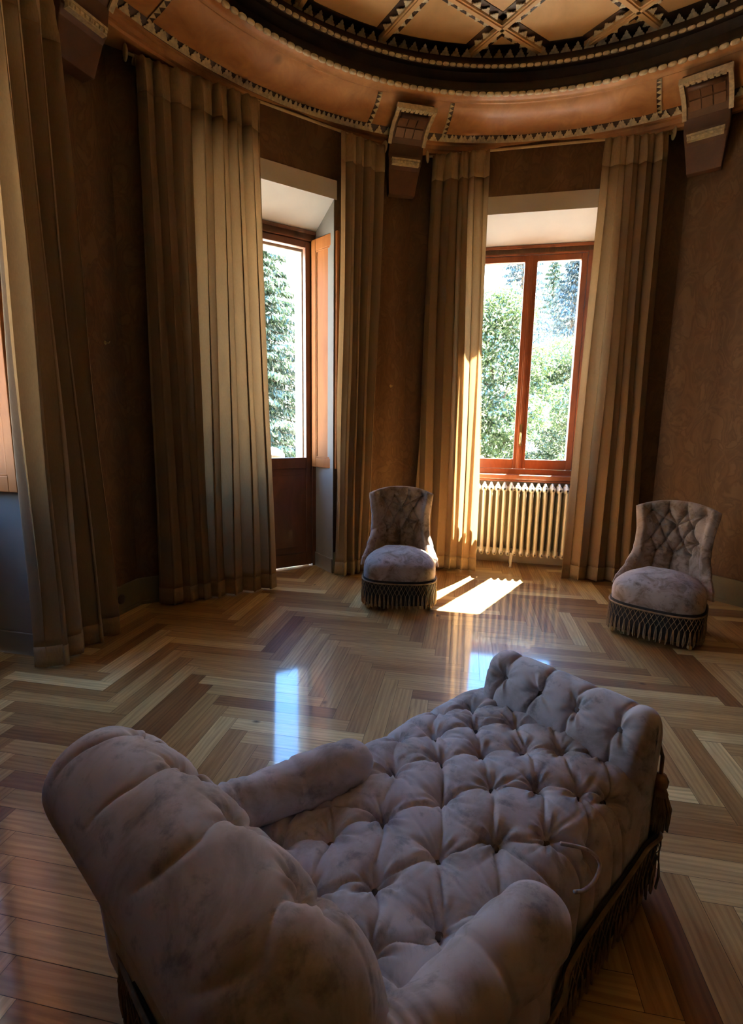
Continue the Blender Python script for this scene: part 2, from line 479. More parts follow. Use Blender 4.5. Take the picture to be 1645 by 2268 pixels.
def wall_with_opening(name, B, c, hw, win=False):
    mb = MB()
    Lo = OUT[B.il]; Ro = OUT[B.ir]
    a = B.p(c-hw, 0)[:2]; b = B.p(c+hw, 0)[:2]
    ao = B.p(c-hw, TH)[:2]; bo = B.p(c+hw, TH)[:2]
    mb.prism([tuple(B.L), a, ao, tuple(Lo)], 0, ZW+.8)
    mb.prism([b, tuple(B.R), tuple(Ro), bo], 0, ZW+.8)
    # lintel: bottom rises toward the room
    am, bm_ = B.p(c-hw, DEP)[:2], B.p(c+hw, DEP)[:2]
    mb.prism([a, b, bm_, am], [ZS, ZS, 3.14, 3.14], ZW+.8)
    mb.prism([am, bm_, bo, ao], 3.50 if win else 3.06, ZW+.8)
    if win:
        mb.prism([am, bm_, B.p(c+hw, DEP+.09)[:2], B.p(c-hw, DEP+.09)[:2]], 3.06, 3.52)
    o = mb.build(name, M['wall'])
    tag(o, kind='structure')
    # painted reveal skins: jambs, sloping soffit, lintel strip on the room face
    e = .006
    def skin(nm, quads, mat):
        s_ = MB()
        for pl, z0, z1 in quads: s_.prism(pl, z0, z1)
        k = s_.build(nm, mat); tag(k, kind='structure'); return k
    P2 = lambda u, off: B.p(u, off)[:2]
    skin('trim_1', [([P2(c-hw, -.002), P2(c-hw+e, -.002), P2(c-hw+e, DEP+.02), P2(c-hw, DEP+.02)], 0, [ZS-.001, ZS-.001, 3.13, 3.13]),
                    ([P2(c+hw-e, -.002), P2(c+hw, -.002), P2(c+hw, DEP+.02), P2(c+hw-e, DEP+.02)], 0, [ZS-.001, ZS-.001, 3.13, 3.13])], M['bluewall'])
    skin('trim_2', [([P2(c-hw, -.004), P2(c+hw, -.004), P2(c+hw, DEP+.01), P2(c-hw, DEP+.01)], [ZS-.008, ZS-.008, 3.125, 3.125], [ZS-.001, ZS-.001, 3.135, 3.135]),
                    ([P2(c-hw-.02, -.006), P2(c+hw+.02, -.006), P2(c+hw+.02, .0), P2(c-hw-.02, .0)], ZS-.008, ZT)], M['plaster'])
    # outer stone surround, narrower than the frame
    st = MB()
    sw = hw-.075
    for sg in (-1, 1):
        x0, x1 = sorted((c+sg*sw, c+sg*(hw+.001)))
        st.prism([P2(x0, DEP+.16), P2(x1, DEP+.16), P2(x1, TH+.06), P2(x0, TH+.06)], 0, 3.45 if win else 3.07)
    ztp = 3.50 if win else 3.07
    st.prism([P2(c-hw, DEP+.16), P2(c+hw, DEP+.16), P2(c+hw, TH+.06), P2(c-hw, TH+.06)], 3.42 if win else 2.99, ztp)
    if win:
        st.prism([P2(c-hw, DEP+.08), P2(c+hw, DEP+.08), P2(c+hw, TH+.10), P2(c-hw, TH+.10)], .80, .93)
    k = st.build('trim_3', M['stone']); bev(k, .008); tag(k, kind='structure')
    return o

wall_with_opening('wall_back_left', B1, *OPEN[1])
wall_with_opening('wall_back_right', B2, *OPEN[2], win=True)
wall_with_opening('wall_left', B0, *OPEN[0])
names = {3: 'wall_rear_left', 4: 'wall_rear', 5: 'wall_rear_right', 6: 'wall_near_right', 7: 'wall_right'}
for i in range(3, 8):
    j = (i+1) % NV
    mb = MB().prism([VERT[i], tuple(OUT[i]), tuple(OUT[j]), VERT[j]], 0, ZW+.8)
    tag(mb.build(names[i], M['wall']), kind='structure')

# baseboards
def baseboard(nm, a, b, h=.21, t=.022):
    a = np.array(a); b = np.array(b); d = (b-a)/np.linalg.norm(b-a); n = np.array([-d[1], d[0]])
    if n @ (Cc-a) < 0: n = -n
    mb = MB().prism([a, b, b+n*t, a+n*t], 0, h)
    mb.prism([a, b, b+n*(t+.008), a+n*(t+.008)], 0, .03)
    o = mb.build(nm, M['base']); bev(o, .006); tag(o, kind='structure')
baseboard('baseboard_right', VERT[0], VERT[7])
baseboard('baseboard_back_left', B1.L, B1.p(OPEN[1][0]-.57, 0)[:2])
baseboard('baseboard_back_center', B1.p(OPEN[1][0]+.57, 0)[:2], B1.R)
baseboard('baseboard_back_right', B2.L, B2.p(OPEN[2][0]-.56, 0)[:2])
baseboard('baseboard_back_corner', B2.p(OPEN[2][0]+.56, 0)[:2], B2.R)
baseboard('baseboard_left', B0.p(OPEN[0][0]+.57, 0)[:2], B0.R)
# low painted skirting inside the door reveals
for B, c in ((B1, OPEN[1][0]), (B0, OPEN[0][0])):
    a = np.array(B.p(c+.562, 0)[:2]); b = np.array(B.p(c+.562, DEP)[:2]); n = -B.u*.012
    k = MB().prism([a, b, b+n, a+n], 0, .14).build('baseboard_reveal', M['bluewall']); bev(k, .003); tag(k, kind='structure')

# ------------------------------------------------------------------ floor: herringbone parquet, plank by plank
def floor():
    w, L = .089, 7*.089
    n = 7
    t = R(-10.3)
    e = np.array([math.cos(t), math.sin(t)]); g = np.array([-math.sin(t), math.cos(t)])
    x0, y0 = -.576, 1.0+.576
    mb = MB()
    gp = .0007
    rg = random.Random(5)
    poly = [np.array(p) for p in OUT]
    for i in range(-75, 90):
        for j in range(-75, 90):
            s_ = (i+j) % (2*n)
            if s_ == 0: a0, b0, a1, b1, hor = i, j, i+n, j+1, True
            elif s_ == n: a0, b0, a1, b1, hor = i, j, i+1, j+n, False
            else: continue
            c = e*((a0+a1)/2*w + x0) + g*((b0+b1)/2*w + y0)
            if np.hypot(*(c-Cc)) > 3.75: continue
            X0, X1, Y0, Y1 = a0*w+x0+gp, a1*w+x0-gp, b0*w+y0+gp, b1*w+y0-gp
            z = rg.uniform(-.0004, .0)
            v = [(*(e*X + g*Y), z) for X, Y in ((X0, Y0), (X1, Y0), (X1, Y1), (X0, Y1))]
            ou, ov = rg.uniform(0, 50), rg.uniform(0, 50)
            if hor: uv = [(ou, ov), (ou+L, ov), (ou+L, ov+w), (ou, ov+w)]
            else: uv = [(ou, ov), (ou, ov+w), (ou+L, ov+w), (ou+L, ov)]
            tv = rg.random()
            tint = .25+.45*rg.random() if tv < .7 else (rg.uniform(.72, 1.0) if tv < .88 else rg.uniform(0, .22))
            mb.add(v, [(0, 1, 2, 3)], uv, tint)
    o = mb.build('floor', M['floor'], attr='tint')
    o.data.materials.append(M['gap'])
    tag(o, kind='structure')
    s_ = MB().prism([tuple(p) for p in OUT][::-1], -.06, -.0025).build('floor_slab', M['gap'])
    tag(s_, kind='structure')
floor()

# ------------------------------------------------------------------ cornice and ceiling
def revolve(name, prof, mat, n=192, smooth=False, a0=0, a1=360):
    full = abs(a1-a0-360) < 1e-6
    m = n if full else n+1
    P = np.zeros((m, len(prof), 3)); uv = np.zeros((m, len(prof), 2))
    for i in range(m):
        a = R(a0 + (a1-a0)*i/n)
        for j, (r, z) in enumerate(prof):
            P[i, j] = (CX+r*math.cos(a), CY+r*math.sin(a), z); uv[i, j] = (a*2.6, j*.1)
    o = MB().grid(P, closed_u=full, flip=True, uv=uv).build(name, mat, smooth=smooth)
    return o
# soffit outside the cove, then the wooden cove
k = revolve('ceiling_soffit', [(3.30, 3.835), (2.90, 3.835), (2.90, 3.80), (2.865, 3.80), (2.855, 3.815), (2.835, 3.82), (2.82, 3.845), (2.80, 3.85), (2.795, 3.862), (2.78, 3.868)], M['cove']); tag(k, kind='structure'); k.name = 'trim_4'
cove = [(2.78, 3.868), (2.76, 3.895), (2.72, 3.905), (2.66, 3.912), (2.60, 3.925), (2.54, 3.945), (2.50, 3.965), (2.475, 3.985), (2.47, 3.990), (2.463, 3.992), (2.459, 3.986), (2.453, 3.987), (2.449, 3.996), (2.42, 4.002), (2.385, 4.008)]
k = revolve('trim_5', cove, M['cove'], smooth=True); tag(k, kind='structure')
k = revolve('trim_6', [(2.385, 4.008), (2.385, 4.03), (2.42, 4.04), (2.47, 4.09), (2.48, 4.15), (2.43, 4.19), (2.385, 4.19), (2.365, 4.20), (2.365, 4.215), (2.40, 4.225), (2.415, 4.25), (2.44, 4.30), (2.46, 4.315), (2.46, 4.37)], M['darkwood']); tag(k, kind='structure')
# roof slab above everything
mb = MB().prism([(CX+2.6*math.cos(a), CY+2.6*math.sin(a)) for a in np.linspace(0, 2*PI, 64, endpoint=False)], 4.352, 4.36)
k = mb.build('ceiling', M['coffer']); tag(k, kind='structure')
mb = MB().prism([(CX+3.5*math.cos(a), CY+3.5*math.sin(a)) for a in np.linspace(0, 2*PI, 64, endpoint=False)], 4.64, 4.75)
k = mb.build('ceiling_slab', M['darkwood']); tag(k, kind='structure')
# carved bead rings
def beads(name, r, z, pitch, size, mat, a0=0, a1=360):
    mb = MB()
    n = int(round(2*PI*r*(a1-a0)/360/pitch))
    prof = [(-.5, .0), (-.42, .7), (-.2, 1.0), (.2, 1.0), (.42, .7), (.5, 0.0)]
    for i in range(n):
        a = R(a0+(a1-a0)*(i+.5)/n)
        T = np.array([-math.sin(a), math.cos(a), 0]); Nn = np.array([math.cos(a), math.sin(a), 0]); Z = np.array([0, 0, 1])
        c = np.array([CX+r*math.cos(a), CY+r*math.sin(a), z])
        P = np.zeros((len(prof), 8, 3))
        for q, (tt, rr) in enumerate(prof):
            for k_ in range(8):
                b = 2*PI*k_/8
                P[q, k_] = c + T*tt*pitch*.96 + (Nn*math.cos(b)*size[0] + Z*math.sin(b)*size[1])*rr
        mb.grid(P, closed_v=True)
    o = mb.build(name, mat, smooth=True); tag(o, kind='structure')
beads('trim_7', 2.378, 4.008, .062, (.018, .016), M['gilt'])
beads('trim_8', 2.372, 4.200, .055, (.014, .012), M['gilt'])
# stepped tooth shape (2-D outline), used along arcs and ribs
TOOTH = [(-.5, 0), (.5, 0), (.5, .16), (.34, .30), (.34, .44), (.17, .58), (.17, .74), (0, 1.0), (-.17, .74), (-.17, .58), (-.34, .44), (-.34, .30), (-.5, .16)]
def tooth(mb, c, X, Y, Zn, w, h, d=.006):
    c = np.array(c, float)
    n = len(TOOTH)
    v = [c + X*a*w + Y*b*h for a, b in TOOTH] + [c + X*a*w + Y*b*h + Zn*d for a, b in TOOTH]
    f = [tuple(range(n)), tuple(range(n, 2*n))[::-1]] + [(i, (i+1) % n, n+(i+1) % n, n+i) for i in range(n)]
    mb.add(v, f)
def arc_teeth(mb, az0, az1, r, z, pitch, w, h, tilt, d=.006):
    """teeth whose base follows the arc; they point inward and up by tilt"""
    n = max(1, int(round(R(abs(az1-az0))*r/pitch)))
    for i in range(n):
        a = R(az0 + (az1-az0)*(i+.5)/n)
        T = np.array([-math.sin(a), math.cos(a), 0]); I = np.array([-math.cos(a), -math.sin(a), 0])
        Y = I*math.cos(tilt) + np.array([0, 0, 1])*math.sin(tilt)
        Zn = I*math.sin(tilt) - np.array([0, 0, 1])*math.cos(tilt)
        tooth(mb, np.array([CX+r*math.cos(a), CY+r*math.sin(a), z])+Zn*.014, T, Y, Zn, w, h, d)
CORN = [102.5, 52.5, 153.5, 10, -35, -80, 235, 195]   # corbel azimuths
order = sorted(CORN, key=lambda a: a % 360)
bays = [(order[i], order[(i+1) % 8] + (360 if order[(i+1) % 8] % 360 < order[i] % 360 else 0)) for i in range(8)]
dark = MB(); teeth = MB()
def cove_pt(t):
    # point on the cove section, t 0 (outer) .. 1 (inner)
    pr = cove[1:9]
    x = t*(len(pr)-1); i = min(int(x), len(pr)-2); f_ = x-i
    return (pr[i][0]*(1-f_)+pr[i+1][0]*f_, pr[i][1]*(1-f_)+pr[i+1][1]*f_)
for a0, a1 in bays:
    while a1 < a0: a1 += 360
    s0, s1 = a0+6.6, a1-6.6
    arc_teeth(teeth, s0, s1, 2.785, 3.862, .082, .070, .055, R(55))
    # dark backing strip behind the teeth
    m_ = 40
    P = np.zeros((m_, 2, 3))
    for i in range(m_):
        a = R(s0+(s1-s0)*i/(m_-1))
        P[i, 0] = (CX+2.787*math.cos(a), CY+2.787*math.sin(a), 3.860); P[i, 1] = (CX+2.752*math.cos(a), CY+2.752*math.sin(a), 3.898)
    dark.grid(P, flip=True)
    # strips closing each panel
    for s_, sg in ((s0, 1), (s1, -1)):
        a = R(s_)
        T = np.array([-math.sin(a), math.cos(a), 0])*sg
        pts = [cove_pt(t) for t in np.linspace(0, 1, 9)]
        base = [np.array([CX+r*math.cos(a), CY+r*math.sin(a), z-.004]) for r, z in pts]
        dv = np.array([[b, b+T*.035] for b in base])
        dark.grid(dv, flip=(sg > 0))
        for i in range(0, 8):
            c0, c1 = base[i], base[i+1]
            Xd = (c1-c0); L_ = np.linalg.norm(Xd); Xd = Xd/L_
            Zn = np.cross(Xd, T); Zn = -Zn if Zn[2] > 0 else Zn
            # triangle
            v = [c0, c1, (c0+c1)/2+T*.034]; v = v + [p+Zn*.006 for p in v]
            teeth.add(v, [(0, 1, 2), (5, 4, 3), (0, 1, 4, 3), (1, 2, 5, 4), (2, 0, 3, 5)])
k = dark.build('trim_9', M['darkwood']); tag(k, kind='structure'); solid(k, .002)
k = teeth.build('trim_10', M['gilt']); tag(k, kind='structure')
# upper tooth ring
k = revolve('ring', [(2.47, 4.3505), (2.375, 4.3505), (2.375, 4.347), (2.47, 4.347)], M['darkwood']); k.name = 'trim_16'; tag(k, kind='structure')
mb = MB(); arc_teeth(mb, 0, 360, 2.447, 4.312, .086, .072, .055, R(40)); k = mb.build('trim_11', M['gilt']); tag(k, kind='structure')
# coffered grid of ribs with toothed edges
def ribs():
    rb = MB(); tb = MB(); db = MB()
    nA = np.array([-.545, .839]); dA = np.array([.839, .545])
    nB = dA.copy(); dB = -nA
    cA = [3.137 + k_*.655 for k_ in range(-9, 3)]
    cB = [3.123 + k_*.67 for k_ in range(-8, 4)]
    nodesB = lambda: cB
    for (n_, d_, cs, cross) in ((nA, dA, cA, cB), (nB, np.array([-.545, .839]), cB, cA)):
        for c in cs:
            pc = n_*c
            tmid = (Cc-pc) @ d_
            dist = abs(n_ @ Cc - c)
            if dist > 2.42: continue
            half = math.sqrt(2.45**2-dist**2)
            t0, t1 = tmid-half, tmid+half
            def pt(t, o): q = pc + d_*t + n_*o; return (q[0], q[1])
            rb.prism([pt(t0, -.026), pt(t1, -.026), pt(t1, .026), pt(t0, .026)], 4.315, 4.355)
            rb.prism([pt(t0, -.014), pt(t1, -.014), pt(t1, .014), pt(t0, .014)], 4.305, 4.316)
            # toothed strips in each cell on both sides
            cuts = sorted([x for x in [cc for cc in cross]])
            segs = []
            edges = [t0] + [x for x in cuts if t0 < x < t1] + [t1]
            for a, b in zip(edges[:-1], edges[1:]):
                if b-a < .16: continue
                for sg in (-1, 1):
                    db.prism([pt(a+.03, sg*.027), pt(b-.03, sg*.027), pt(b-.03, sg*.082), pt(a+.03, sg*.082)], 4.346, 4.352)
                    nn = int((b-a-.10)/.086)
                    for i in range(nn):
                        tt = a + (b-a)*(.5) + (i-(nn-1)/2)*.086
                        q = pt(tt, sg*.028)
                        X = np.array([*d_, 0]); Y = np.array([*(n_*sg), 0])
                        tooth(tb, (q[0], q[1], 4.335), X, Y, np.array([0, 0, -1.]), .072, .048)
    k = rb.build('trim_12', M['coffer']); tag(k, kind='structure')
    k = db.build('trim_13', M['darkwood']); tag(k, kind='structure')
    k = tb.build('trim_14', M['gilt']); tag(k, kind='structure')
ribs()

# ------------------------------------------------------------------ corbels
def wall_dist(az, y):
    o = Cc + np.array([-math.sin(az), math.cos(az)])*y; d = np.array([math.cos(az), math.sin(az)]); best = 9
    for i in range(NV):
        a = np.array(VERT[i]); b = np.array(VERT[(i+1) % NV]); e = b-a
        det = d[0]*-e[1]+d[1]*e[0]
        if abs(det) < 1e-9: continue
        r = a-o
        t = (r[0]*-e[1]+r[1]*e[0])/det; s_ = (d[0]*r[1]-d[1]*r[0])/det
        if t > 0 and -.001 <= s_ <= 1.001: best = min(best, t)
    return best
def corbel(az, label):
    back = min(wall_dist(R(az), -.15), wall_dist(R(az), .15))-.002
    root = empty('corbel', (CX, CY, 0), R(az))
    tag(root, label, 'corbel', 'carved corbels under the cornice')
    prof = [(back, 3.95), (2.46, 3.95), (2.445, 3.925), (2.46, 3.90), (2.52, 3.885), (2.60, 3.875), (2.68, 3.84), (2.735, 3.78), (2.755, 3.70), (2.76, 3.64), (2.79, 3.60), (2.83, 3.50), (2.855, 3.43), (back, 3.43)]
    prof = [(min(r, back), z) for r, z in prof]
    w = .15
    v = []
    for sg in (-1, 1):
        for r, z in prof:
            ww = w if z > 3.7 else .118 + (.15-.118)*(z-3.43)/.27
            v.append((r, sg*ww, z))
    n = len(prof)
    f = [tuple(range(n))[::-1], tuple(range(n, 2*n))] + [(i, (i+1) % n, n+(i+1) % n, n+i) for i in range(n)]
    body = MB().add(v, f).build('body', M['corbel'], root); bev(body, .006)
    # carved border: top bar and two sides following the scroll
    bd = MB()
    front = prof[2:8]
    def strip(y0, y1, pts, lift=.012):
        P = np.zeros((len(pts), 2, 3)); Q = np.zeros((len(pts), 2, 3))
        for i, (r, z) in enumerate(pts):
            nx, nz = -.6, -.8
            P[i, 0] = (r+nx*lift, y0, z+nz*lift); P[i, 1] = (r+nx*lift, y1, z+nz*lift)
        bd.grid(P)
        for i in range(len(pts)-1):
            for yy in (y0, y1):
                r0, z0 = pts[i]; r1, z1 = pts[i+1]
                bd.add([(r0, yy, z0), (r1, yy, z1), P[i+1, 0 if yy == y0 else 1], P[i, 0 if yy == y0 else 1]], [(0, 1, 2, 3)])
    strip(-.165, -.135, front, .016); strip(.135, .165, front, .016)
    bd.box((2.425, -.165, 3.885), (2.465, .165, 3.92))
    for i in range(9):
        y = -.15+.3*i/8
        bd.box((2.420, y-.012, 3.878), (2.47, y+.012, 3.888))
    b_ = bd.build('border', M['gilt'], root); b_['label'] = 'pale carved border'
    # recessed coffers on the scroll, plus the volute bar
    cf = MB()
    for i, (ra, za, rb_, zb) in enumerate(((2.54, 3.872, 2.62, 3.858), (2.635, 3.852, 2.70, 3.812))):
        for y0, y1 in ((-.115, -.042), (-.034, .034), (.042, .115)):
            cf.add([(ra, y0, za), (ra, y1, za), (rb_, y1, zb), (rb_, y0, zb), (ra, y0, za+.02), (ra, y1, za+.02), (rb_, y1, zb+.02), (rb_, y0, zb+.02)],
                   [(0, 1, 2, 3), (7, 6, 5, 4), (0, 4, 5, 1), (1, 5, 6, 2), (2, 6, 7, 3), (3, 7, 4, 0)])
    cf.build('panel', M['corbelpanel'], root)
    vb = MB().tube([(2.50, -.11, 3.872), (2.50, .11, 3.872)], .02, 10)
    vb.build('volute', M['corbel'], root, smooth=True)
    # lower carved strip
    ls = MB().box((2.725, -.125, 3.655), (2.77, .125, 3.67)).box((2.732, -.12, 3.625), (2.77, .12, 3.655))
    for i in range(8):
        y = -.105+.21*i/7
        ls.tube([(2.728, y-.008, 3.64), (2.728, y+.008, 3.64)], .010, 8)
    l_ = ls.build('carved_strip', M['gilt'], root); l_['label'] = 'pale carved strip'
    return root
corbel(102.5, 'carved dark wooden corbel between the glazed door and the radiator window')
corbel(52.5, 'carved dark wooden corbel above the right slipper chair, right of the last curtain')
corbel(155.5, 'carved dark wooden corbel in the shadowed corner left of the widest curtain')

# ------------------------------------------------------------------ window and doors
def P_(mb, B, u0, u1, o0, o1, z0, z1):
    mb.prism([B.p(u0, o0)[:2], B.p(u1, o0)[:2], B.p(u1, o1)[:2], B.p(u0, o1)[:2]], z0, z1)
def local(B):  # Empty with the bay's axes
    o = bpy.data.objects.new('tmp', None); COL.objects.link(o); o.matrix_world = B.M
    return o
def glazed(name, B, c, hw, zb, mats, handle=True, panel=False):
    """two leaves in an outer frame; all in bay-local coordinates (x=u, y=off, z)"""
    root = local(B); root.name = name
    tag(root, kind='structure')
    ow = hw-.045
    fr = MB()
    fr.box((c-hw+.004, DEP, zb), (c-ow, DEP+.09, 3.12)); fr.box((c+ow, DEP, zb), (c+hw-.004, DEP+.09, 3.12))
    fr.box((c-ow, DEP, 3.045), (c+ow, DEP+.09, 3.12))
    fr.box((c-hw+.004, DEP-.012, 3.10), (c+hw-.004, DEP, 3.13))
    if not panel: fr.box((c-ow, DEP, zb), (c+ow, DEP+.09, zb+.055))
    f_ = fr.build('frame', mats, root); bev(f_, .005)
    z0 = zb+.058 if not panel else .012
    for sg in (-1, 1):
        x0, x1 = sorted((c+sg*.004, c+sg*(ow-.003)))
        st = .055
        lf = MB()
        lf.box((x0, DEP+.012, z0), (x0+st, DEP+.07, 3.042)); lf.box((x1-st, DEP+.012, z0), (x1, DEP+.07, 3.042))
        lf.box((x0+st, DEP+.012, 2.985), (x1-st, DEP+.07, 3.042))
        if panel:
            lf.box((x0+st, DEP+.012, .98), (x1-st, DEP+.07, 1.085))
            lf.box((x0+st, DEP+.012, z0), (x1-st, DEP+.07, .14))
        else:
            lf.box((x0+st, DEP+.012, z0), (x1-st, DEP+.07, 1.085))
        l = lf.build('sash', mats, root); bev(l, .006, 3)
        g = MB().box((x0+st-.01, DEP+.04, 1.08), (x1-st+.01, DEP+.044, 2.99)); g.build('glass', M['glass'], l)
        if panel:
            pn = MB().box((x0+st-.005, DEP+.03, .13), (x1-st+.005, DEP+.055, .985))
            pn.box((x0+st+.05, DEP+.022, .20), (x1-st-.05, DEP+.031, .92))
            k_ = pn.build('panel', mats, l); bev(k_, .006)
    ms = MB().box((c-.026, DEP-.004, z0), (c+.026, DEP+.013, 3.04)).box((c-.012, DEP-.012, z0), (c+.012, DEP-.003, 3.04))
    m_ = ms.build('meeting_stile', mats, root); bev(m_, .004)
    if handle:
        hb = MB().box((c-.012, DEP-.018, 1.22), (c+.012, DEP-.010, 1.44))
        hb.tube([(c, DEP-.018, 1.35), (c, DEP-.055, 1.35), (c+.0, DEP-.06, 1.33), (c-.005, DEP-.06, 1.26)], .008, 8)
        hb.lathe([(0, 0), (.011, 0), (.011, .02), (0, .02)], (c, DEP-.03, 1.24), 10)
        h_ = hb.build('handle', M['brass'], root); h_['label'] = 'brass espagnolette handle'
    return root
glazed('window_1', B2, *OPEN[2], .93, M['frame'])
glazed('door_1', B1, *OPEN[1], 0, M['doorwood'], handle=False, panel=True)
glazed('door_2', B0, *OPEN[0], 0, M['doorwood'], handle=False, panel=True)
# wooden sill and the wall under the window
c, hw = OPEN[2]
mb = MB(); P_(mb, B2, c-hw+.002, c+hw-.002, .345, TH, 0, .88); k = mb.build('wall_under_window', M['plaster']); tag(k, kind='structure')
mb = MB(); P_(mb, B2, c-hw+.002, c+hw-.002, .235, DEP+.08, .885, .935); P_(mb, B2, c-hw+.002, c+hw-.002, .25, DEP, .862, .886)
k = mb.build('window_sill', M['frame']); bev(k, .010, 3); k.name = 'trim_15'; tag(k, kind='structure')

def shutter(B, u0, o0, u1, o1, label):
    """open inner shutter leaf hinged at (u0,o0), free edge at (u1,o1)"""
    a = np.array(B.p(u0, o0)[:2]); b = np.array(B.p(u1, o1)[:2]); d = (b-a); L = np.linalg.norm(d); ang = math.atan2(d[1], d[0])
    root = empty('window_shutter', (a[0], a[1], 0), ang)
    tag(root, label, 'shutter')
    z0, z1 = 1.0, 3.045
    f_ = MB()
    f_.box((0, -.014, z0), (.06, .014, z1)).box((L-.06, -.014, z0), (L, .014, z1)).box((.06, -.014, z0), (L-.06, .014, z0+.09)).box((.06, -.014, z1-.10), (L-.06, .014, z1))
    k = f_.build('frame', M['shutter'], root); bev(k, .004)
    p_ = MB().box((.055, -.005, z0+.085), (L-.055, .005, z1-.095)); p_.build('panel', M['shutter'], root)
    m_ = MB()
    for s_ in (-1, 1):
        y0, y1 = sorted((s_*.004, s_*.011))
        m_.box((.06, y0, z0+.09), (.074, y1, z1-.10)); m_.box((L-.074, y0, z0+.09), (L-.06, y1, z1-.10))
        m_.box((.06, y0, z0+.09), (L-.06, y1, z0+.104)); m_.box((.06, y0, z1-.114), (L-.06, y1, z1-.10))
    k = m_.build('moulding', M['shutter'], root); bev(k, .003)
    return root
shutter(B1, .315, .335, .385, -.03, 'tall orange wooden shutter folded open right of the glazed door')
shutter(B0, -.97, .335, -.99, -.05, 'orange wooden shutter folded open at the extreme left of the picture')

# ------------------------------------------------------------------ curtains
def curtain_surface(B, ut, ub, off, zt, nf, amp_t, amp_b, seed, ns=260, nz=90, z0=.012, z1=None, push=0.0, skew=0.0):
    g = np.random.default_rng(seed)
    s = np.linspace(0, 1, ns); z1 = zt if z1 is None else z1
    zz = z0 + (z1-z0)*np.linspace(0, 1, nz)
    # irregular fold phase
    wob = SN(seed, 4, .8, 2.2)
    am = SN(seed+1, 4, .6, 1.6); ph = g.uniform(0, 2*PI)
    S, Z = np.meshgrid(s, zz, indexing='ij')
    h = np.clip(Z/zt, 0, 1)
    th = 2*PI*nf*(S + .035*wob(S*1.0, .35*h)) + ph
    A = amp_b + (amp_t-amp_b)*h**.8
    A = A*(1+.28*am(S*1.3, h*.5))
    th_h = np.clip((Z-(zt-.13))/.13, 0, 1)          # gathered heading
    # sharpened folds
    fold = np.sin(th) + .22*np.sin(2*th+.7) + .10*np.sin(3*th+1.9)
    d = A*fold
    # heading tape: tighter, doubled pleats
    tight = np.sin(2*th+.4)*.012 + np.sin(th)*.010
    neck = np.exp(-((Z-(zt-.10))/.035)**2)*.35
    d = d*(1-neck)*(1-th_h**2) + tight*th_h**2
    u = ut[0]*h + ub[0]*(1-h) + S*((ut[1]-ut[0])*h + (ub[1]-ub[0])*(1-h))
    pitch = abs((ut[1]-ut[0])/nf)
    u = u + pitch*.20*np.sin(2*th)*(1-th_h)*(.4+.6*(1-h))
    d = d + .012*np.sin(3.1*h*PI+S*7) * (1-h) + push*(1-h)**2
    # hem not perfectly level
    Z = Z + (zt-Z)/zt*.006*np.sin(th+1)
    ox = B.o[0] + B.u[0]*u - B.n[0]*(off+d); oy = B.o[1] + B.u[1]*u - B.n[1]*(off+d)
    return np.stack([ox, oy, Z], -1)
def curtain(B, ut, ub, off, zt, nf, at, ab, seed, label, push=0.0, group=None):
    P = curtain_surface(B, ut, ub, off, zt, nf, at, ab, seed, push=push)
    base = P[:, 0].mean(0)
    root = empty('curtain', (base[0], base[1], 0))
    tag(root, label, 'curtain', group)
    off3 = np.array([base[0], base[1], 0])
    nz = P.shape[1]; kh = 4
    o = MB().grid(P[:, kh-1:nz-5]-off3).build('panel', M['curtain'], root, smooth=True); solid(o, .0016)
    o = MB().grid(P[:, :kh]-off3).build('hem', M['hem'], root, smooth=True); solid(o, .004)
    o = MB().grid(P[:, nz-6:]-off3).build('heading', M['hem'], root, smooth=True); solid(o, .004)
    return root
ZR = 3.78
curtain(B1, (-1.19, -.33), (-1.23, -.27), .13, ZR-.01, 7, .032, .062, 21, 'wide pale linen curtain covering the left half of the glazed door', .02)
curtain(B1, (.355, .78), (.33, .66), .12, ZR-.01, 4, .026, .045, 33, 'narrow linen curtain behind the left slipper chair, right of the wooden shutter', .0)
curtain(B2, (-.95, -.455), (-1.03, -.405), .13, ZR-.01, 4.6, .026, .050, 45, 'linen curtain glowing in the sun left of the radiator window', .0)
curtain(B2, (.475, .95), (.415, 1.05), .13, ZR-.01, 4.4, .030, .055, 58, 'linen curtain right of the radiator window, behind the right slipper chair', .02)
curtain(B0, (-1.10, -.66), (-1.09, -.585), .20, 3.60, 3.6, .038, .058, 63, 'long linen curtain in the near left corner, cut by the picture edge', .02)

curtain(B0, (-2.12, -1.66), (-2.12, -1.66), .21, 3.60, 4, .036, .055, 77, 'second linen curtain of the near left door, added out of view to cut its daylight', .02)  # unseen panel, added to reduce the daylight entering through the left door

def rod(B, u0, u1, off, z, label):
    a = B.p((u0+u1)/2, -off)
    root = local(B); root.name = 'curtain_rod'; tag(root, label, 'curtain rod', 'curtain rods under the cornice')
    MB().tube([(u0, -off, z), (u1, -off, z)], .010, 14).build('rail', M['rod'], root, smooth=True)
    for u in (u0, u1):
        f = MB().lathe([(0, -.012), (.03, -.012), (.046, -.006), (.05, 0), (.046, .006), (.03, .012), (0, .012)], (u, -off, z), 24, M=Matrix.Rotation(PI/2, 4, 'Y'))
        f.build('finial', M['rod'], root, smooth=True)
    for u in (u0+.06, u1-.06):
        MB().box((u-.01, -off+.0, z-.012), (u+.01, 0, z+.012)).build('bracket', M['brass'], root)
rod(B1, -1.24, .80, .088, ZR, 'pale curtain rod above the glazed door')
rod(B2, -1.0, 1.0, .088, ZR, 'pale curtain rod above the radiator window')
rod(B0, -2.2, -.57, .105, 3.47, 'curtain rod in the near left corner ending in a pale round finial')

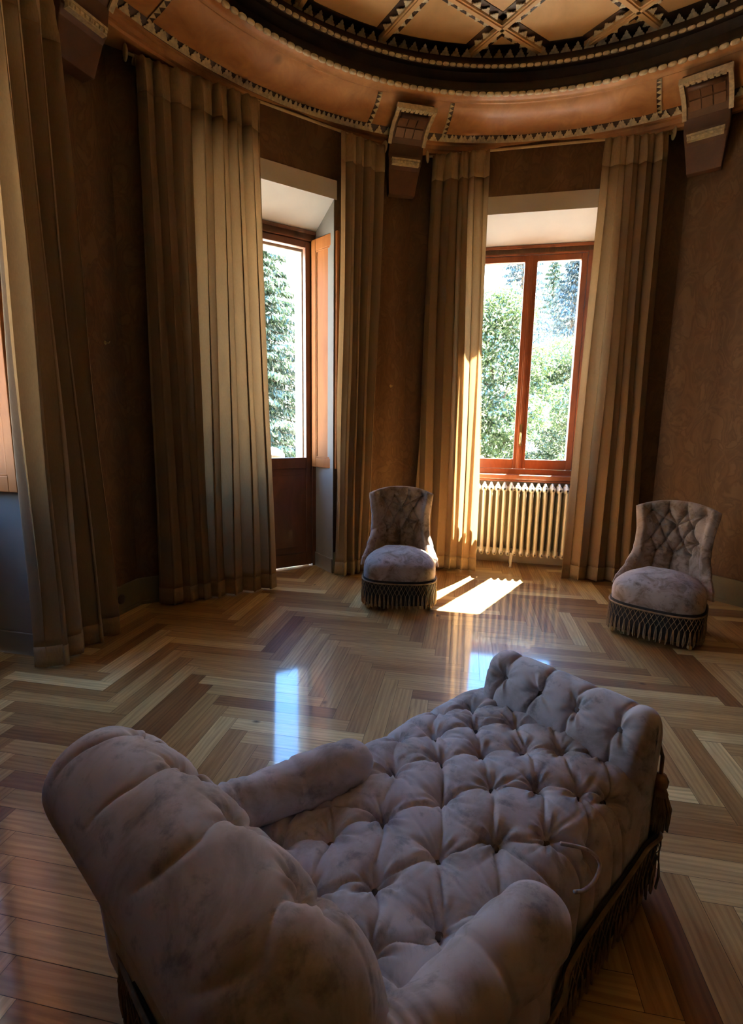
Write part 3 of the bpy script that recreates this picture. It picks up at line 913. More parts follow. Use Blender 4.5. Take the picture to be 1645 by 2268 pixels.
# ------------------------------------------------------------------ radiator
def radiator():
    c = -.02; n = 15; pitch = .0655
    root = empty('radiator'); root.matrix_world = B2.M @ Matrix.Translation((c, .22, 0))
    tag(root, 'cream cast iron column radiator under the wooden window sill', 'radiator')
    H0, H1 = .115, .845
    w = MB()
    # one section: front, middle and rear columns joined by hubs, ridged top
    for y in (-.085, 0, .085):
        P = []
        for z, k in ((H0+.03, .8), (H0+.06, 1), (H1-.10, 1), (H1-.05, .9)):
            P.append([(math.cos(a)*.0165*k, y + math.sin(a)*.030*k, z) for a in np.linspace(0, 2*PI, 14, endpoint=False)])
        w.grid(np.array(P), closed_v=True, flip=True)
    # top and bottom headers (rounded lobes along depth)
    for z0, rz in ((H1-.045, .045), (H0+.035, .040)):
        P = []
        for i, y in enumerate(np.linspace(-.118, .118, 13)):
            k = math.sqrt(max(0.02, 1-(abs(y)/.122)**4))
            lob = 1+.05*math.cos(y/.085*2*PI)
            P.append([(math.cos(a)*.0265*k, y, z0 + math.sin(a)*rz*k*lob) for a in np.linspace(0, 2*PI, 14, endpoint=False)])
        w.grid(np.array(P), closed_v=True)
    # ridge on the top of the section
    w.tube([(0, -.10, H1-.015), (0, 0, H1+.004), (0, .10, H1-.015)], [.009, .013, .009], 8)
    s0 = w.build('section', M['radiator'], root, smooth=True)
    xs = [(i-(n-1)/2)*pitch for i in range(n)]
    s0.location = (xs[0], 0, 0)
    for x in xs[1:]:
        s_ = s0.copy(); COL.objects.link(s_); s_.location = (x, 0, 0)
    lg = MB()
    lg.tube([(0, -.085, 0.0), (0, -.085, .02), (0, -.085, .15)], [.018, .011, .020], 10)
    l0 = lg.build('leg', M['radiator'], root, smooth=True); l0.location = (-.03, 0, 0)
    l1 = l0.copy(); COL.objects.link(l1); l1.location = (-.03, .17, 0)
    for zz in (H1-.05, H0+.04):
        MB().tube([(xs[0], 0, zz), (xs[-1], 0, zz)], .022, 10).build('hub', M['radiator'], root, smooth=True)
    v = MB().tube([(xs[0]-.02, 0, H0+.04), (xs[0]-.05, 0, H0+.04), (xs[0]-.05, 0, 0)], .011, 10)
    v.build('pipe', M['radiator'], root, smooth=True)
radiator()

# ------------------------------------------------------------------ tufting
def tuft_field(X, Y, buttons, segs, dl=.012, wl=.016, dh=.030, rh=.028, seed=1, wr=.0035, jit=.010):
    """height field: creases along segments, holes at buttons, puckers round them"""
    j1, j2 = SN(seed, 5, 2, 6), SN(seed+5, 5, 2, 6)
    x = X + jit*.5*j1(X, Y); y = Y + jit*.5*j2(X, Y)
    dmin = np.full(X.shape, 9.0)
    for (ax, ay), (bx, by) in segs:
        dx, dy = bx-ax, by-ay; L2 = dx*dx+dy*dy
        t = np.clip(((x-ax)*dx + (y-ay)*dy)/L2, 0, 1)
        d = np.hypot(x-ax-t*dx, y-ay-t*dy)
        dmin = np.minimum(dmin, d)
    h = -dl*np.exp(-dmin/wl)
    g = np.random.default_rng(seed)
    for bx, by in buttons:
        d = np.hypot(X-bx, Y-by); a = np.arctan2(Y-by, X-bx)
        h -= dh*np.exp(-(d/rh)**1.15)
        k1, k2 = g.integers(5, 8), g.integers(10, 15)
        env = np.exp(-((d-.028)/.028)**2)
        h += wr*env*(np.sin(k1*a+g.uniform(0, 6)) + .6*np.sin(k2*a+g.uniform(0, 6)))
        for q in range(8):                      # pleats radiating from the button
            aq = g.uniform(0, 2*PI); cv = g.uniform(-6, 6)
            al = (X-bx)*math.cos(aq)+(Y-by)*math.sin(aq); pe = -(X-bx)*math.sin(aq)+(Y-by)*math.cos(aq) + cv*al*al
            w_ = .0035+.03*np.clip(al, 0, 1)
            h -= wr*1.7*np.exp(-(pe/w_)**2)*np.exp(-np.clip(al, 0, 9)/g.uniform(.025, .06))*(al > 0)*np.clip(d/.012, 0, 1)
    n1 = SN(seed+9, 8, 3, 9); h += .0022*n1(X, Y)
    return h
def normals(P):
    du = np.gradient(P, axis=0); dv = np.gradient(P, axis=1)
    n = np.cross(du, dv); return n/np.maximum(np.linalg.norm(n, axis=-1, keepdims=True), 1e-9)
def diamond(rows, links=True):
    """rows: list of lists of buttons, successive rows linked to nearest neighbours"""
    bt = [b for r in rows for b in r]; sg = []
    for r0, r1 in zip(rows[:-1], rows[1:]):
        for a in r0:
            near = sorted(r1, key=lambda b: math.hypot(a[0]-b[0], a[1]-b[1]))[:2]
            for b in near:
                if math.hypot(a[0]-b[0], a[1]-b[1]) < .24: sg.append((a, b))
    return bt, sg
def path_sample(pts, n):
    """resample a smooth (Catmull-Rom) path through pts to n points evenly spaced, returns pts and arc length"""
    p = np.array(pts, float); q = [p[0]]
    for i in range(len(p)-1):
        p0 = p[max(i-1, 0)]; p1 = p[i]; p2 = p[i+1]; p3 = p[min(i+2, len(p)-1)]
        for t in np.linspace(0, 1, 25)[1:]:
            q.append(.5*((2*p1)+(-p0+p2)*t+(2*p0-5*p1+4*p2-p3)*t*t+(-p0+3*p1-3*p2+p3)*t**3))
    q = np.array(q); s = np.r_[0, np.cumsum(np.linalg.norm(np.diff(q, axis=0), axis=1))]
    si = np.linspace(0, s[-1], n)
    return np.stack([np.interp(si, s, q[:, k]) for k in range(q.shape[1])], 1), si
def put_button(parent, p, nrm, r=.011):
    q = Vector(nrm).to_track_quat('Z', 'Y').to_matrix().to_4x4()
    mb = MB().lathe([(0, .006), (.5*r, .0052), (.85*r, .003), (r, 0), (.9*r, -.004), (0, -.005)], p, 12, M=q)
    return mb.build('button', M['button'], parent, smooth=True)

# ------------------------------------------------------------------ chaise longue
def chaise():
    root = empty('chaise_longue', (-.486, .585, 0), math.atan2(.64, .77))
    tag(root, 'tufted grey mauve velvet chaise longue with rolled arms in the foreground', 'chaise longue')
    # --- seat: section in (Y,Z), runs along X
    sec = [(-.335, .13), (-.345, .20), (-.345, .28), (-.325, .345), (-.27, .392), (-.17, .410), (0, .418), (.17, .410), (.27, .392), (.325, .345), (.345, .28), (.345, .20), (.335, .13)]
    S, sl = path_sample(sec, 270); sl = sl - sl[-1]/2
    xs = np.linspace(.30, 1.50, 330)
    X, T = np.meshgrid(xs, sl, indexing='ij')
    P = np.zeros(X.shape+(3,))
    wid = 1 + .03*np.sin((xs-.3)/1.2*PI) - .05*np.clip((xs-1.30)/.2, 0, 1)**2
    P[..., 0] = X; P[..., 1] = S[None, :, 0]*wid[:, None]; P[..., 2] = S[None, :, 1]
    P[..., 2] += (.010*np.sin((X-.3)/1.2*PI) + .030*np.clip((X-.7)/.7, 0, 1) + .016*np.clip((X-1.1)/.3, 0, 1))*np.clip((P[..., 2]-.15)/.2, 0, 1)
    P[..., 1] += .02*np.clip((X-.6)/.6, 0, 1) + .055*np.clip(T/.3, 0, 1)*np.clip((X-.5)/.3, 0, 1)*(1-.4*np.clip((X-1.2)/.3, 0, 1))*np.sign(P[..., 1].max())
    P[..., 1] = np.where(P[..., 1] < 0, P[..., 1]*(1-.17*np.clip((X-.75)/.25, 0, 1)), P[..., 1])
    Nn = normals(P)
    if Nn[165, 135, 2] < 0: Nn = -Nn
    brow = [[(.38, .12), (.40, -.05), (.42, -.22)], [(.52, .20), (.509, .035), (.536, -.14)], [(.640, .30), (.636, .148), (.634, -.03), (.674, -.184)],
            [(.767, .281), (.768, .096), (.797, -.069), (.804, -.245)], [(.909, .221), (.929, .046), (.934, -.131)],
            [(1.038, .345), (1.046, .159), (1.072, -.01), (1.053, -.203)], [(1.129, .263), (1.155, .099), (1.158, -.094), (1.14, -.27)],
            [(1.240, .345), (1.251, .197), (1.255, .02), (1.233, -.175)], [(1.335, .285), (1.345, .110), (1.335, -.060), (1.300, -.240)],
            [(1.43, .20), (1.435, .02), (1.42, -.14)]]
    def to_t(b):
        i = int(np.argmin(abs(xs-b[0])))
        dd = abs(P[i, :, 1]-b[1]) + (P[i, :, 2] < .33)*9
        return (b[0], float(sl[int(np.argmin(dd))]))
    rows = [[to_t(b) for b in r] for r in brow]
    bt, sg = diamond(rows)
    for r in rows:                      # pleats running over the sides from the outer buttons
        for a in (r[0], r[-1]): sg.append((a, (a[0]+.02, math.copysign(.62, a[1]))))
    h = tuft_field(X, T, bt, sg, dl=.0125, wl=.0050, dh=.040, rh=.032, seed=3, wr=.0050, jit=.020)
    P = P + Nn*(h+.008)[..., None]
    seat = MB().grid(P, flip=True).build('seat', M['velvet'], root, smooth=True)
    for bx, by in bt:
        if not (.45 < bx < 1.40): continue
        i = int(np.argmin(abs(xs-bx))); j = int(np.argmin(abs(sl-by)))
        put_button(seat, P[i, j]+Nn[i, j]*.001, Nn[i, j])
    # --- scroll back
    sec = [(.47, .16), (.47, .36), (.452, .47), (.435, .56), (.415, .63), (.37, .70), (.30, .742), (.22, .742), (.15, .705), (.115, .64), (.125, .57), (.165, .48), (.21, .38), (.235, .12)]
    S, sl = path_sample(sec, 230)
    ys = np.linspace(-.385, .385, 200)  # across; shifted and stretched below
    Y, T = np.meshgrid(ys, sl, indexing='ij')
    P = np.zeros(Y.shape+(3,))
    cen = np.array([.30, .50])
    e = np.clip((abs(ys)-.27)/.115, 0, 1)
    kk = np.sqrt(np.maximum(1-e**2.4, 0.0))
    P[..., 1] = Y
    P[..., 0] = cen[0] + (S[None, :, 0]-cen[0])*kk[:, None]
    zc = np.minimum(S[None, :, 1], cen[1])
    P[..., 2] = zc + (S[None, :, 1]-zc)*(.25+.75*kk[:, None])
    P[..., 2] += (-.04*(abs(Y)/.385)**2)*np.clip((P[..., 2]-.4)/.3, 0, 1)
    P[..., 0] = .28 + (P[..., 0]-.28)*.86 - .006 - .14*Y
    P[..., 1] = Y*1.10 + .092
    Nn = normals(P)
    if Nn[100, 110, 2] < 0: Nn = -Nn
    Nn[~np.isfinite(Nn)] = 0
    s_top = sl[int(np.argmin(abs(S[:, 0]-.335)+(S[:, 1] < .6)))]
    s_mid = s_top-.17
    r1 = [(y, s_top-.02) for y in (-.255, -.085, .085, .255)]
    r2 = [(y, s_mid) for y in (-.17, 0, .17)]
    bt = r1+r2
    sg = []
    for a in r1: sg.append((a, (a[0]*1.05-.02, s_top+.13))); sg.append(((a[0]*1.05-.02, s_top+.13), (a[0]*1.05+.015, s_top+.30)))
    for a in r2:
        for b in r1:
            if abs(a[0]-b[0]) < .1: sg.append((a, b))
        sg.append((a, (a[0], s_mid-.25)))
    # fade the groove away over the roll
    h = tuft_field(Y, T, bt, sg, dl=.017, wl=.008, dh=.048, rh=.036, seed=14, wr=.006, jit=.024)
    fade = np.clip(1-(T-(s_top+.04))/.20, .0, 1)**.7
    h = h*fade
    P = P + Nn*(h+.006)[..., None]
    back = MB().grid(P).build('backrest', M['velvet'], root, smooth=True)
    for by, bs in bt:
        i = int(np.argmin(abs(ys-by))); j = int(np.argmin(abs(sl-bs)))
        put_button(back, P[i, j]+Nn[i, j]*.001, Nn[i, j], .013)
    # --- arms
    for sg_, nm in ((1, 'left'), (-1, 'right')):
        pts, s_ = path_sample([(.34, .315*sg_, .485), (.44, .315*sg_, .465), (.56, .315*sg_, .448), (.68, (.305 if sg_ > 0 else .312)*sg_, .440), (.80, (.295 if sg_ > 0 else .315)*sg_, .436), (.88, (.29 if sg_ > 0 else .315)*sg_, .434)], 80)
        n = 64
        P = np.zeros((80, n, 3)); L = s_[-1]
        for i in range(80):
            t = s_[i]; rr = .062 + .012*math.exp(-((t-.40)/.13)**2)
            end = (L-t)/.075
            if end < 1: rr *= math.sqrt(max(0, 1-(1-end)**2))
            a_ = pts[max(i-1, 0)]; b_ = pts[min(i+1, 79)]
            d = Vector(b_-a_).normalized(); sx_ = d.cross(Vector((0, 0, 1))).normalized(); up = sx_.cross(d)
            for k_ in range(n):
                an = 2*PI*k_/n
                wr = .0035*math.exp(-((t-.09)/.05)**2)*math.sin(t*230+3*math.sin(an)) + .0018*math.sin(t*70+2*an)+.0015*math.sin(an*3+t*25)
                wr += -.006*math.exp(-((t-.30)/.006)**2)
                P[i, k_] = pts[i] + np.array(sx_)*(math.cos(an)*(rr+wr)) + np.array(up)*(math.sin(an)*(rr+wr))
        arm = MB().grid(P, closed_v=True).build('arm', M['velvet'], root, smooth=True)
        pn = MB().box((.30, min(.285*sg_, .345*sg_), .12), (.86, max(.285*sg_, .345*sg_), .45))
        pp = pn.build('side_panel', M['velvet'], arm); bev(pp, .025, 4)
    # --- foot bolster
    sec = [(1.385, .20), (1.395, .33), (1.400, .42), (1.405, .49), (1.425, .545), (1.47, .588), (1.53, .590), (1.575, .555), (1.59, .50), (1.575, .42), (1.56, .33), (1.555, .14)]
    S, sl = path_sample(sec, 170)
    ys = np.linspace(-.285, .285, 190)
    Y, T = np.meshgrid(ys, sl, indexing='ij')
    P = np.zeros(Y.shape+(3,))
    e = np.clip((abs(ys)-.23)/.055, 0, 1); kk = np.sqrt(np.maximum(1-e**2.6, 0.0))
    cen = np.array([1.48, .50])
    P[..., 1] = Y + .022; P[..., 0] = cen[0]+(S[None, :, 0]-cen[0])*kk[:, None]
    zc = np.minimum(S[None, :, 1], .50); P[..., 2] = zc+(S[None, :, 1]-zc)*(.3+.7*kk[:, None])
    Nn = normals(P)
    if Nn[95, 80, 2] < 0: Nn = -Nn
    s_top = sl[int(np.argmin(abs(S[:, 0]-1.425)+(S[:, 1] < .5)))]
    r1 = [(y, s_top+.0) for y in (-.20, -.067, .067, .20)]
    sg = [(a, (a[0]*1.02, s_top+.16)) for a in r1] + [(a, (a[0]*1.02+.03, s_top-.25)) for a in r1]
    h = tuft_field(Y, T, r1, sg, dl=.013, wl=.009, dh=.030, rh=.026, seed=23, wr=.004, jit=.016)
    P = P + Nn*(h*np.clip(1-(T-(s_top+.10))/.12, 0, 1)+.004)[..., None]
    foot = MB().grid(P).build('footboard', M['velvet'], root, smooth=True)
    for by, bs in r1:
        i = int(np.argmin(abs(ys-by))); j = int(np.argmin(abs(sl-bs)))
        put_button(foot, P[i, j]+Nn[i, j]*.001, Nn[i, j])
    # --- frame and skirt below
    fr = MB().prism([(.27, -.29), (.95, -.27), (1.54, -.22), (1.54, .27), (.24, .33)], .09, .28)
    fr.build('frame', M['skirt'], root)
    path = [(.27, -.345), (.40, -.352), (.85, -.345), (1.0, -.31), (1.42, -.285), (1.56, -.262), (1.575, .02), (1.56, .305), (1.42, .345), (.9, .365), (.30, .375), (.20, .37), (.22, 0), (.27, -.345)]
    fringe(root, path, .205, .035, True)
    for x, y in ((.24, -.27), (.24, .27), (1.50, -.24), (1.50, .24)):
        leg(root, x, y, .11)
    # --- tassel hanging from the near corner of the foot
    tz = .50
    tx, ty = 1.540, -.262
    tb = MB()
    tb.tube([(tx, ty+.012, tz), (tx+.004, ty-.004, tz-.05), (tx, ty-.006, tz-.11)], .0055, 8)
    tb.lathe([(0, 0), (.014, -.004), (.022, -.02), (.020, -.038), (.013, -.046), (.020, -.052), (.024, -.062), (.018, -.072), (0, -.074)], (tx, ty-.008, tz-.10), 16)
    t_ = tb.build('tassel', M['fringe'], root, smooth=True); t_['label'] = 'dark corner tassel'
    ts = MB(); rg = random.Random(3)
    for i in range(90):
        a = rg.uniform(0, 2*PI); r0 = .020*math.sqrt(rg.random()); r1 = r0*1.6+.006
        z0 = tz-.165; z1 = z0-.095-rg.uniform(0, .02)
        ts.tube([(tx+r0*math.cos(a), ty-.008+r0*math.sin(a), z0), (tx+r1*math.cos(a), ty-.008+r1*math.sin(a), (z0+z1)/2), (tx+r1*.95*math.cos(a), ty-.008+r1*.95*math.sin(a), z1)], .0022, 5)
    ts.build('tassel_threads', M['fringe'], t_)
    # loose piping standing off the near edge, by the front of the right arm
    pc, _ = path_sample([(1.04, -.235, .425), (1.10, -.272, .40), (1.12, -.296, .37), (1.08, -.305, .355), (1.02, -.310, .37), (.97, -.312, .40)], 24)
    MB().tube([tuple(p) for p in pc], .0045, 8).build('loose_piping', M['velvet'], root, smooth=True)
def leg(root, x, y, h, sp=0.0):
    prof = [(0, h), (.020, h), (.022, h*.8), (.014, h*.7), (.019, h*.6), (.016, h*.45), (.010, h*.36), (.014, h*.32), (0, h*.32)]
    l = MB().lathe(prof, (x, y, 0), 14).build('leg', M['leg'], root, smooth=True)
    w = MB().lathe([(0, -.007), (.014, -.007), (.017, -.003), (.017, .003), (.014, .007), (0, .007)], (x, y, .017), 16, M=Matrix.Rotation(PI/2, 4, 'X'))
    w.box((x-.004, y-.011, .015), (x+.004, y+.011, h*.34))
    w.build('caster', M['brass'], l, smooth=True)
def fringe(root, path, ztop, zbot, light=False, pitch=.032):
    """net-topped bullion fringe along a plan path"""
    pts, s = path_sample([(x, y) for x, y in path], 900)
    L = s[-1]
    def at(t, out=0.0):
        t = min(max(t, 0), L)
        x = np.interp(t, s, pts[:, 0]); y = np.interp(t, s, pts[:, 1])
        x2 = np.interp(min(t+.004, L), s, pts[:, 0]); y2 = np.interp(min(t+.004, L), s, pts[:, 1])
        x1 = np.interp(max(t-.004, 0), s, pts[:, 0]); y1 = np.interp(max(t-.004, 0), s, pts[:, 1])
        d = np.array([x2-x1, y2-y1]); d = d/np.linalg.norm(d); nrm = np.array([d[1], -d[0]])
        return x+nrm[0]*out, y+nrm[1]*out
    n = int(L/pitch)
    sk = np.zeros((n*2+1, 3, 3))
    for i in range(n*2+1):
        t = L*i/(n*2)
        for j, z in enumerate((ztop+.02, (ztop+zbot)/2, zbot+.02)):
            x, y = at(t, -.006); sk[i, j] = (x, y, z)
    so = MB().grid(sk).build('skirt', M['skirt'], root); solid(so, .003)
    mb = MB()
    zn = ztop - (ztop-zbot)*.50
    rows_ = 3
    hz = (ztop-zn)/rows_
    rnd = random.Random(4)
    # gimp braid
    m_ = 300
    mb.tube([(*at(L*i/m_, .002), ztop) for i in range(m_+1)], .006, 6, cap=False)
    for i in range(n):
        t0 = L*i/n; dt = L/n
        for r_ in range(rows_):
            z0, z1 = ztop-hz*r_, ztop-hz*(r_+1)
            o_ = .5*(r_ % 2)
            a = at(t0+o_*dt, .004); b = at(t0+(o_+.5)*dt, .005); c_ = at(t0+(o_-.5)*dt, .005)
            mb.tube([(*a, z0), (*b, z1)], .0019, 4, cap=False); mb.tube([(*a, z0), (*c_, z1)], .0019, 4, cap=False)
        tq = t0+.5*dt
        for k_ in range(3):
            o1 = (k_-1)*.0055
            a = at(tq+o1*.4, .005); b = at(tq+o1+rnd.uniform(-.003, .003), .006+rnd.uniform(-.003, .004)); c_ = at(tq+o1+rnd.uniform(-.004, .004), .005)
            mb.tube([(*a, zn), (*b, (zn+zbot)/2), (*c_, zbot+rnd.uniform(-.008, .012))], [.002, .0034, .0030], 5)
    mb.build('fringe', M['fringe'], root)
chaise()

# ------------------------------------------------------------------ slipper chairs (front = -Y)
def slipper_chair(loc, rz, label):
    root = empty('slipper_chair', loc, rz)
    tag(root, label, 'slipper chair', 'pair of tufted slipper chairs')
    # seat dome: plan is a bowed trapezoid
    def plan(a, k=1.0):
        # a 0..2pi from front centre; superellipse, wider at the front
        x = math.copysign(abs(math.sin(a))**.55, math.sin(a)); y = -math.copysign(abs(math.cos(a))**.62, math.cos(a))
        hw = .298 - .055*(y+1)/2*1.0
        return x*hw*k, -.02 + y*.27*k - (.025*(1-x*x) if y < 0 else 0)*k
    prof = [(1.0, .195), (1.012, .235), (1.018, .28), (1.012, .318), (.985, .345), (.92, .368), (.80, .394), (.62, .418), (.42, .434), (.2, .443), (0.02, .446)]
    na = 96
    pr, _ = path_sample(prof, 40)
    P = np.zeros((na, len(pr), 3)); wn = SN(5, 6, 1, 3)
    for i in range(na):
        a = 2*PI*i/na
        for j, (k_, z) in enumerate(pr):
            x, y = plan(a, k_)
            P[i, j] = (x, y, z + .003*float(wn(x*4, y*4)) - .012*max(0, y)/.25*(z > .35))
    MB().grid(P, closed_u=True).build('seat', M['chairvelvet'], root, smooth=True)
    # back: curved shell with rolled edges; a across, b up
    nA, nB = 170, 150
    A_ = np.linspace(-1, 1, nA); Bv = np.linspace(0, 1, nB)
    AA, BB = np.meshgrid(A_, Bv, indexing='ij')
    hw = np.interp(Bv, [0, .08, .2, .36, .52, .7, .88, 1.0], [.285, .278, .255, .232, .225, .232, .250, .262])
    wrap = np.interp(Bv, [0, .1, .25, .45, .7, 1.0], [.30, .26, .17, .10, .075, .065])
    z0 = .30
    ztop = .90 - .055*np.abs(A_)**2.2
    Z = z0 + (ztop[:, None]-z0)*BB
    # wings drop at the sides
    X = AA*hw[None, :]
    Yb = .235 + .06*BB
    Y = Yb - wrap[None, :]*np.abs(AA)**2.3
    F = np.stack([X, Y, Z], -1)
    Nf = normals(F)
    if Nf[nA//2, nB//2, 1] > 0: Nf = -Nf
    XX = AA*.26; ZZ = Z
    rows = [[(x, .815) for x in (-.165, -.055, .055, .165)], [(x, .715) for x in (-.11, 0, .11)], [(x, .615) for x in (-.155, -.055, .055, .155)], [(x, .52) for x in (-.11, 0, .11)]]
    bt, sg = diamond(rows)
    for a in rows[0]: sg.append((a, (a[0]*1.05, .93)))
    for a in rows[-1]: sg.append((a, (a[0], .40)))
    h = tuft_field(XX, ZZ, bt, sg, dl=.022, wl=.012, dh=.042, rh=.022, seed=31, wr=.002, jit=.008)
    edge = np.clip((1-np.abs(AA))/.10, 0, 1)*np.clip((1-BB)/.06, 0, 1)
    edge_s = np.sqrt(np.clip(1-(1-edge)**2, 0, 1))
    thick = .05
    # raised side rolls
    roll = .016*np.exp(-((1-np.abs(AA))-.13)**2/.006)
    Fr = F + Nf*((h*edge + roll)*1.0 + thick*(edge_s-1)*.5)[..., None]
    Bk = F - Nf*(thick*(.5+.5*edge_s))[..., None]
    mb = MB().grid(Fr).grid(Bk, flip=True)
    # rim joins
    def rim(a, b):
        mb.grid(np.stack([a, b], 1))
    rim(Fr[0], Bk[0]); rim(Bk[-1], Fr[-1]); rim(Bk[:, -1], Fr[:, -1]); rim(Fr[:, 0], Bk[:, 0])
    bk = mb.build('backrest', M['chairvelvet'], root, smooth=True)
    for bx, bz in bt:
        i = int(np.argmin(abs(A_*.26-bx))); j = int(np.argmin(abs(Z[i]-bz)))
        put_button(bk, Fr[i, j]+Nf[i, j]*.001, Nf[i, j], .009)
    # fringe round front and sides
    path = []
    for i in range(0, 33):
        a = -PI*.88 + 2*PI*.88*i/32
        x, y = plan(a, 1.045); path.append((x, y))
    fringe(root, path, .225, .035)
    MB().prism([(-.22, -.22), (.22, -.22), (.20, .22), (-.20, .22)], .10, .24).build('frame', M['skirt'], root)
    for x, y in ((-.235, -.235), (.235, -.235), (-.18, .20), (.18, .20)): leg(root, x, y, .11)
    return root
slipper_chair((.235, 4.02, 0), R(-3), 'tufted brown velvet slipper chair beside the sun patch, before the glowing curtain')
slipper_chair((2.045, 3.45, 0), R(-40), 'tufted velvet slipper chair at the right against the shadowed wall')

# ------------------------------------------------------------------ small things on the walls
def hook(B, u, z, label):
    root = local(B); root.name = 'wall_hook'; tag(root, label, 'hook')
    MB().lathe([(0, -.003), (.012, -.003), (.014, 0), (.010, .004), (0, .006)], (u, -.002, z), 14, M=Matrix.Rotation(PI/2, 4, 'X')).build('plate', M['brass'], root, smooth=True)
    MB().tube([(u, -.004, z), (u, -.03, z-.004), (u, -.04, z+.008)], .003, 8).build('peg', M['brass'], root, smooth=True)
hook(B1, .98, 1.78, 'small brass hook on the wall above the left slipper chair')
hook(B0, -.18, 1.93, 'small brass hook on the dark wall by the near left curtain')
root = local(B0); root.name = 'wall_socket'; tag(root, 'round dark socket low on the wall between the two left curtains', 'socket')
MB().lathe([(0, .012), (.030, .012), (.036, .006), (.038, 0), (0, 0)], (-.22, -.024, .115), 20, M=Matrix.Rotation(PI/2, 4, 'X')).build('cover', M['plastic'], root, smooth=True)

# ------------------------------------------------------------------ outdoors
g = MB().prism([(CX+130*math.cos(a), CY+130*math.sin(a)) for a in np.linspace(0, 2*PI, 48, endpoint=False)], -1.4, -1.2)
o = g.build('ground', M['gravel']); tag(o, kind='structure')
# terrace just outside the glazed door
mb = MB(); P_(mb, B1, -1.4, 1.0, TH, 2.2, -1.2, -.03); k = mb.build('terrace', M['stone']); tag(k, kind='structure')
# stone planter on the terrace
pt_ = B1.p(.20, 1.2)
root = empty('stone_planter', (pt_[0], pt_[1], -.03)); tag(root, 'pale stone planter standing outside the glazed door', 'planter')
MB().lathe([(0, -.12), (.13, -.12), (.13, .05), (.07, .09), (.06, .60), (.09, .68), (.13, .73), (.155, .83), (.16, .93), (.14, .95), (0, .95)], (0, 0, .12), 24).build('bowl', M['terracotta'], root, smooth=True)
MB().lathe([(0, 1.06), (.08, 1.055), (.14, 1.02), (.172, .98), (.172, .945), (.15, .94), (0, .94)], (0, 0, .12), 24).build('cap', M['stone'], root, smooth=True)

def leaf_cloud(centers, radii, n, size, seed, elong=1.6, shell=.55):
    g = np.random.default_rng(seed)
    centers = np.array(centers); radii = np.array(radii, float)
    w = radii.prod(1)**(2/3); w /= w.sum()
    idx = g.choice(len(centers), n, p=w)
    d = g.normal(size=(n, 3)); d /= np.linalg.norm(d, axis=1, keepdims=True)
    rr = shell + (1-shell)*g.random(n)**.6
    rr *= 1+.18*np.sin(d[:, 0]*9+idx)*np.cos(d[:, 2]*8+idx*2)
    c = centers[idx] + d*radii[idx]*rr[:, None]
    a = g.normal(size=(n, 3)); a /= np.linalg.norm(a, axis=1, keepdims=True)
    b = np.cross(a, g.normal(size=(n, 3))); b /= np.linalg.norm(b, axis=1, keepdims=True)
    s = size*g.uniform(.6, 1.3, n)[:, None]
    V = np.stack([c-a*s*elong, c-b*s*.6, c+a*s*elong, c+b*s*.6], 1).reshape(-1, 3)
    return V, g.random(n)
def quads_obj(name, V, tint, mat, parent, loc):
    me = bpy.data.meshes.new(name)
    n = len(V)//4
    me.vertices.add(n*4); me.vertices.foreach_set('co', (V-np.array(loc)).astype(np.float32).ravel())
    me.loops.add(n*4); me.loops.foreach_set('vertex_index', np.arange(n*4, dtype=np.int32))
    me.polygons.add(n); me.polygons.foreach_set('loop_start', np.arange(0, n*4, 4, dtype=np.int32))
    A = me.attributes.new('tint', 'FLOAT', 'FACE'); A.data.foreach_set('value', tint.astype(np.float32))
    me.materials.append(mat); me.update(calc_edges=True); me.validate()
    o = bpy.data.objects.new(name, me); COL.objects.link(o); o.parent = parent
    return o
def dirpt(px, dist, z):
    x = (px-822.5)/1130*math.cos(0)  # bearing from the viewpoint
    y = 1.0
    k_ = dist/math.hypot(x, y)
    return (x*k_, y*k_, z)
GZ = -1.2
def broadleaf(bx, dist, top, rad, n, seed, label, leaf=.040, mat='leaf'):
    dist, top, rad = dist*1.9, 1.4+(top-1.4)*1.9, rad*1.9
    p = dirpt(bx, dist, GZ)
    root = empty('broadleaf_tree', p); tag(root, label, 'tree', 'trees outside the windows')
    g = np.random.default_rng(seed); cs, rs = [], []
    hgt = top-GZ
    for i in range(26):
        t = g.random()
        zz = GZ + .25 + (hgt-.9*rad*.5)*t
        rk = rad*(1-.45*abs(t-.45)*2)
        a = g.uniform(0, 2*PI); r_ = rk*g.uniform(.2, .75)
        cs.append((p[0]+r_*math.cos(a), p[1]+r_*math.sin(a), zz)); q = rad*g.uniform(.28, .42); rs.append((q, q, q*.8))
    V, t = leaf_cloud(cs, rs, n, leaf, seed)
    quads_obj('foliage', V, t, M[mat], root, p)
    tr = MB().tube([(0, 0, 0), (.1, .05, hgt*.4), (-.05, .1, hgt*.8)], [.16, .12, .04], 10)
    for k_ in range(7):
        a = k_*2.4; z = hgt*(.25+.07*k_)
        tr.tube([(0.05, .05, z), (rad*.4*math.cos(a), rad*.4*math.sin(a), z+.5), (rad*.7*math.cos(a), rad*.7*math.sin(a), z+.9)], [.06, .04, .015], 6)
    tr.build('trunk', M['bark'], root, smooth=True)
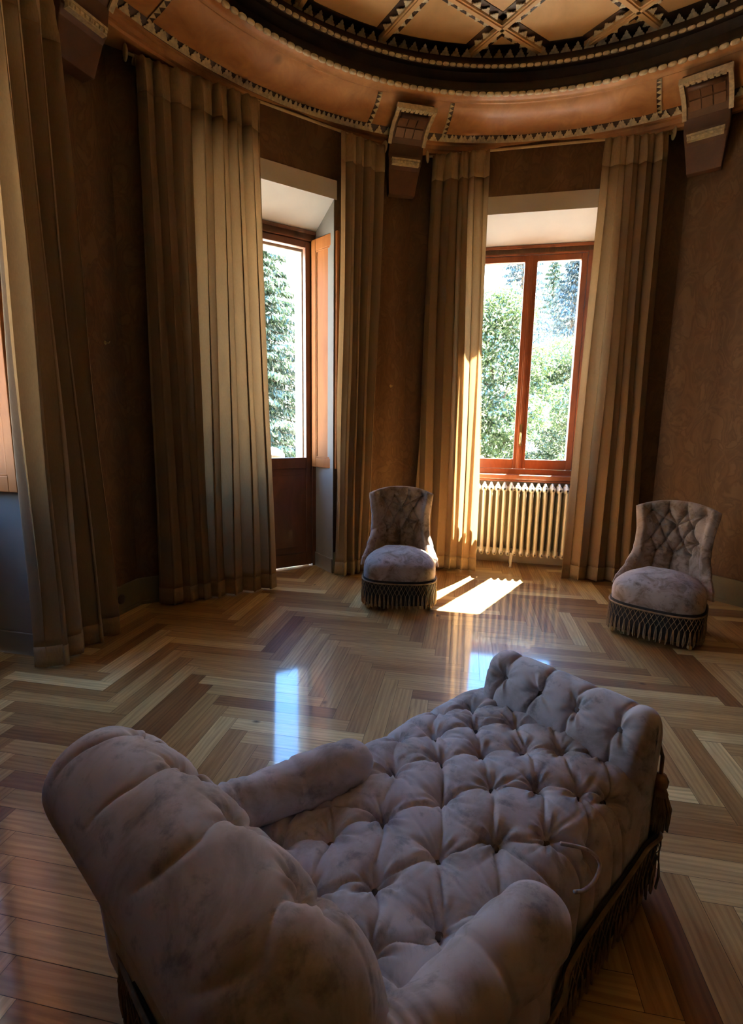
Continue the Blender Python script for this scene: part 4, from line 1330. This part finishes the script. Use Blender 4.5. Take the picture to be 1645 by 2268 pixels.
def conifer(bx, dist, top, rad, n, seed, label, mat='needle', droop=.35, base=0.3, sparse=1.0, leaf=.05):
    dist, top, rad, leaf = dist*1.9, 1.4+(top-1.4)*1.9, rad*1.9, leaf*1.6
    base = base*1.9 if base > 1 else base
    p = dirpt(bx, dist, GZ)
    root = empty('conifer_tree', p); tag(root, label, 'tree', 'trees outside the windows')
    g = np.random.default_rng(seed); hgt = top-GZ
    nb = int(240*sparse); C_, Dn = [], []
    br = MB().tube([(0, 0, 0), (0, 0, hgt*.5), (0, 0, hgt)], [.02*hgt, .012*hgt, .01], 8)
    V = []; T_ = []
    per = n//nb
    for i in range(nb):
        t = (i+g.random())/nb; z = base + (hgt-base)*t; L = rad*(1-t)**.8*g.uniform(.8, 1.1)+.12; a = i*2.399+g.uniform(-.3, .3)
        dx, dy = math.cos(a), math.sin(a)
        s = g.random(per)**.7
        zz = z + L*(-droop*s + .16*s*s)
        px = dx*L*s; py = dy*L*s
        wdt = (.16*L+.05)*(1-.6*s)
        lat = g.normal(size=per)*wdt
        c = np.stack([px-dy*lat, py+dx*lat, zz-abs(lat)*.25-g.random(per)*.10], 1)
        ax = np.stack([dx*.5+g.normal(size=per)*.35, dy*.5+g.normal(size=per)*.35, -.7+g.normal(size=per)*.3], 1); ax /= np.linalg.norm(ax, axis=1, keepdims=True)
        bb = np.cross(ax, g.normal(size=(per, 3))); bb /= np.linalg.norm(bb, axis=1, keepdims=True)
        sz = leaf*g.uniform(.7, 1.4, per)[:, None]
        V.append(np.stack([c-ax*sz*1.5, c-bb*sz*.4, c+ax*sz*1.5, c+bb*sz*.4], 1).reshape(-1, 3)); T_.append(g.random(per))
        br.tube([(0, 0, z), (dx*L*.5, dy*L*.5, z+L*(-droop*.5+.04)), (dx*L, dy*L, z+L*(-droop+.16))], [.02, .012, .004], 4, cap=False)
    V = np.concatenate(V)+np.array(p)
    quads_obj('foliage', V, np.concatenate(T_), M[mat], root, p)
    br.build('trunk', M['bark'], root)
conifer(560, 10.0, 5.35, 2.2, 130000, 1, 'big green spruce with drooping branches outside the glazed door', leaf=.036)
conifer(520, 16.0, 7.6, 2.4, 26000, 2, 'dark spruce behind the big one, at the top left of the door glass', mat='needleblue')
broadleaf(1075, 9.5, 3.95, 1.4, 90000, 4, 'bright bushy tree filling the left pane of the radiator window')
broadleaf(1215, 14.5, 3.9, 1.8, 150000, 5, 'lower leafy tree behind the middle of the radiator window')
broadleaf(1330, 11.0, 4.3, 1.25, 90000, 6, 'pale leafy tree at the right edge of the radiator window')
conifer(1130, 19, 8.6, 2.2, 22000, 7, 'dark blue spruce above the bushy tree in the left pane', mat='needleblue', leaf=.05)
conifer(1240, 24, 8.9, 1.5, 14000, 8, 'slim tall pine standing alone against the white sky', mat='needleblue', droop=.1, base=5.0, sparse=.5, leaf=.06)
conifer(1195, 31, 10.6, 1.9, 14000, 9, 'tall pine beside the window stile in the right pane', mat='needle', droop=.15, base=4.5, sparse=.5, leaf=.07)
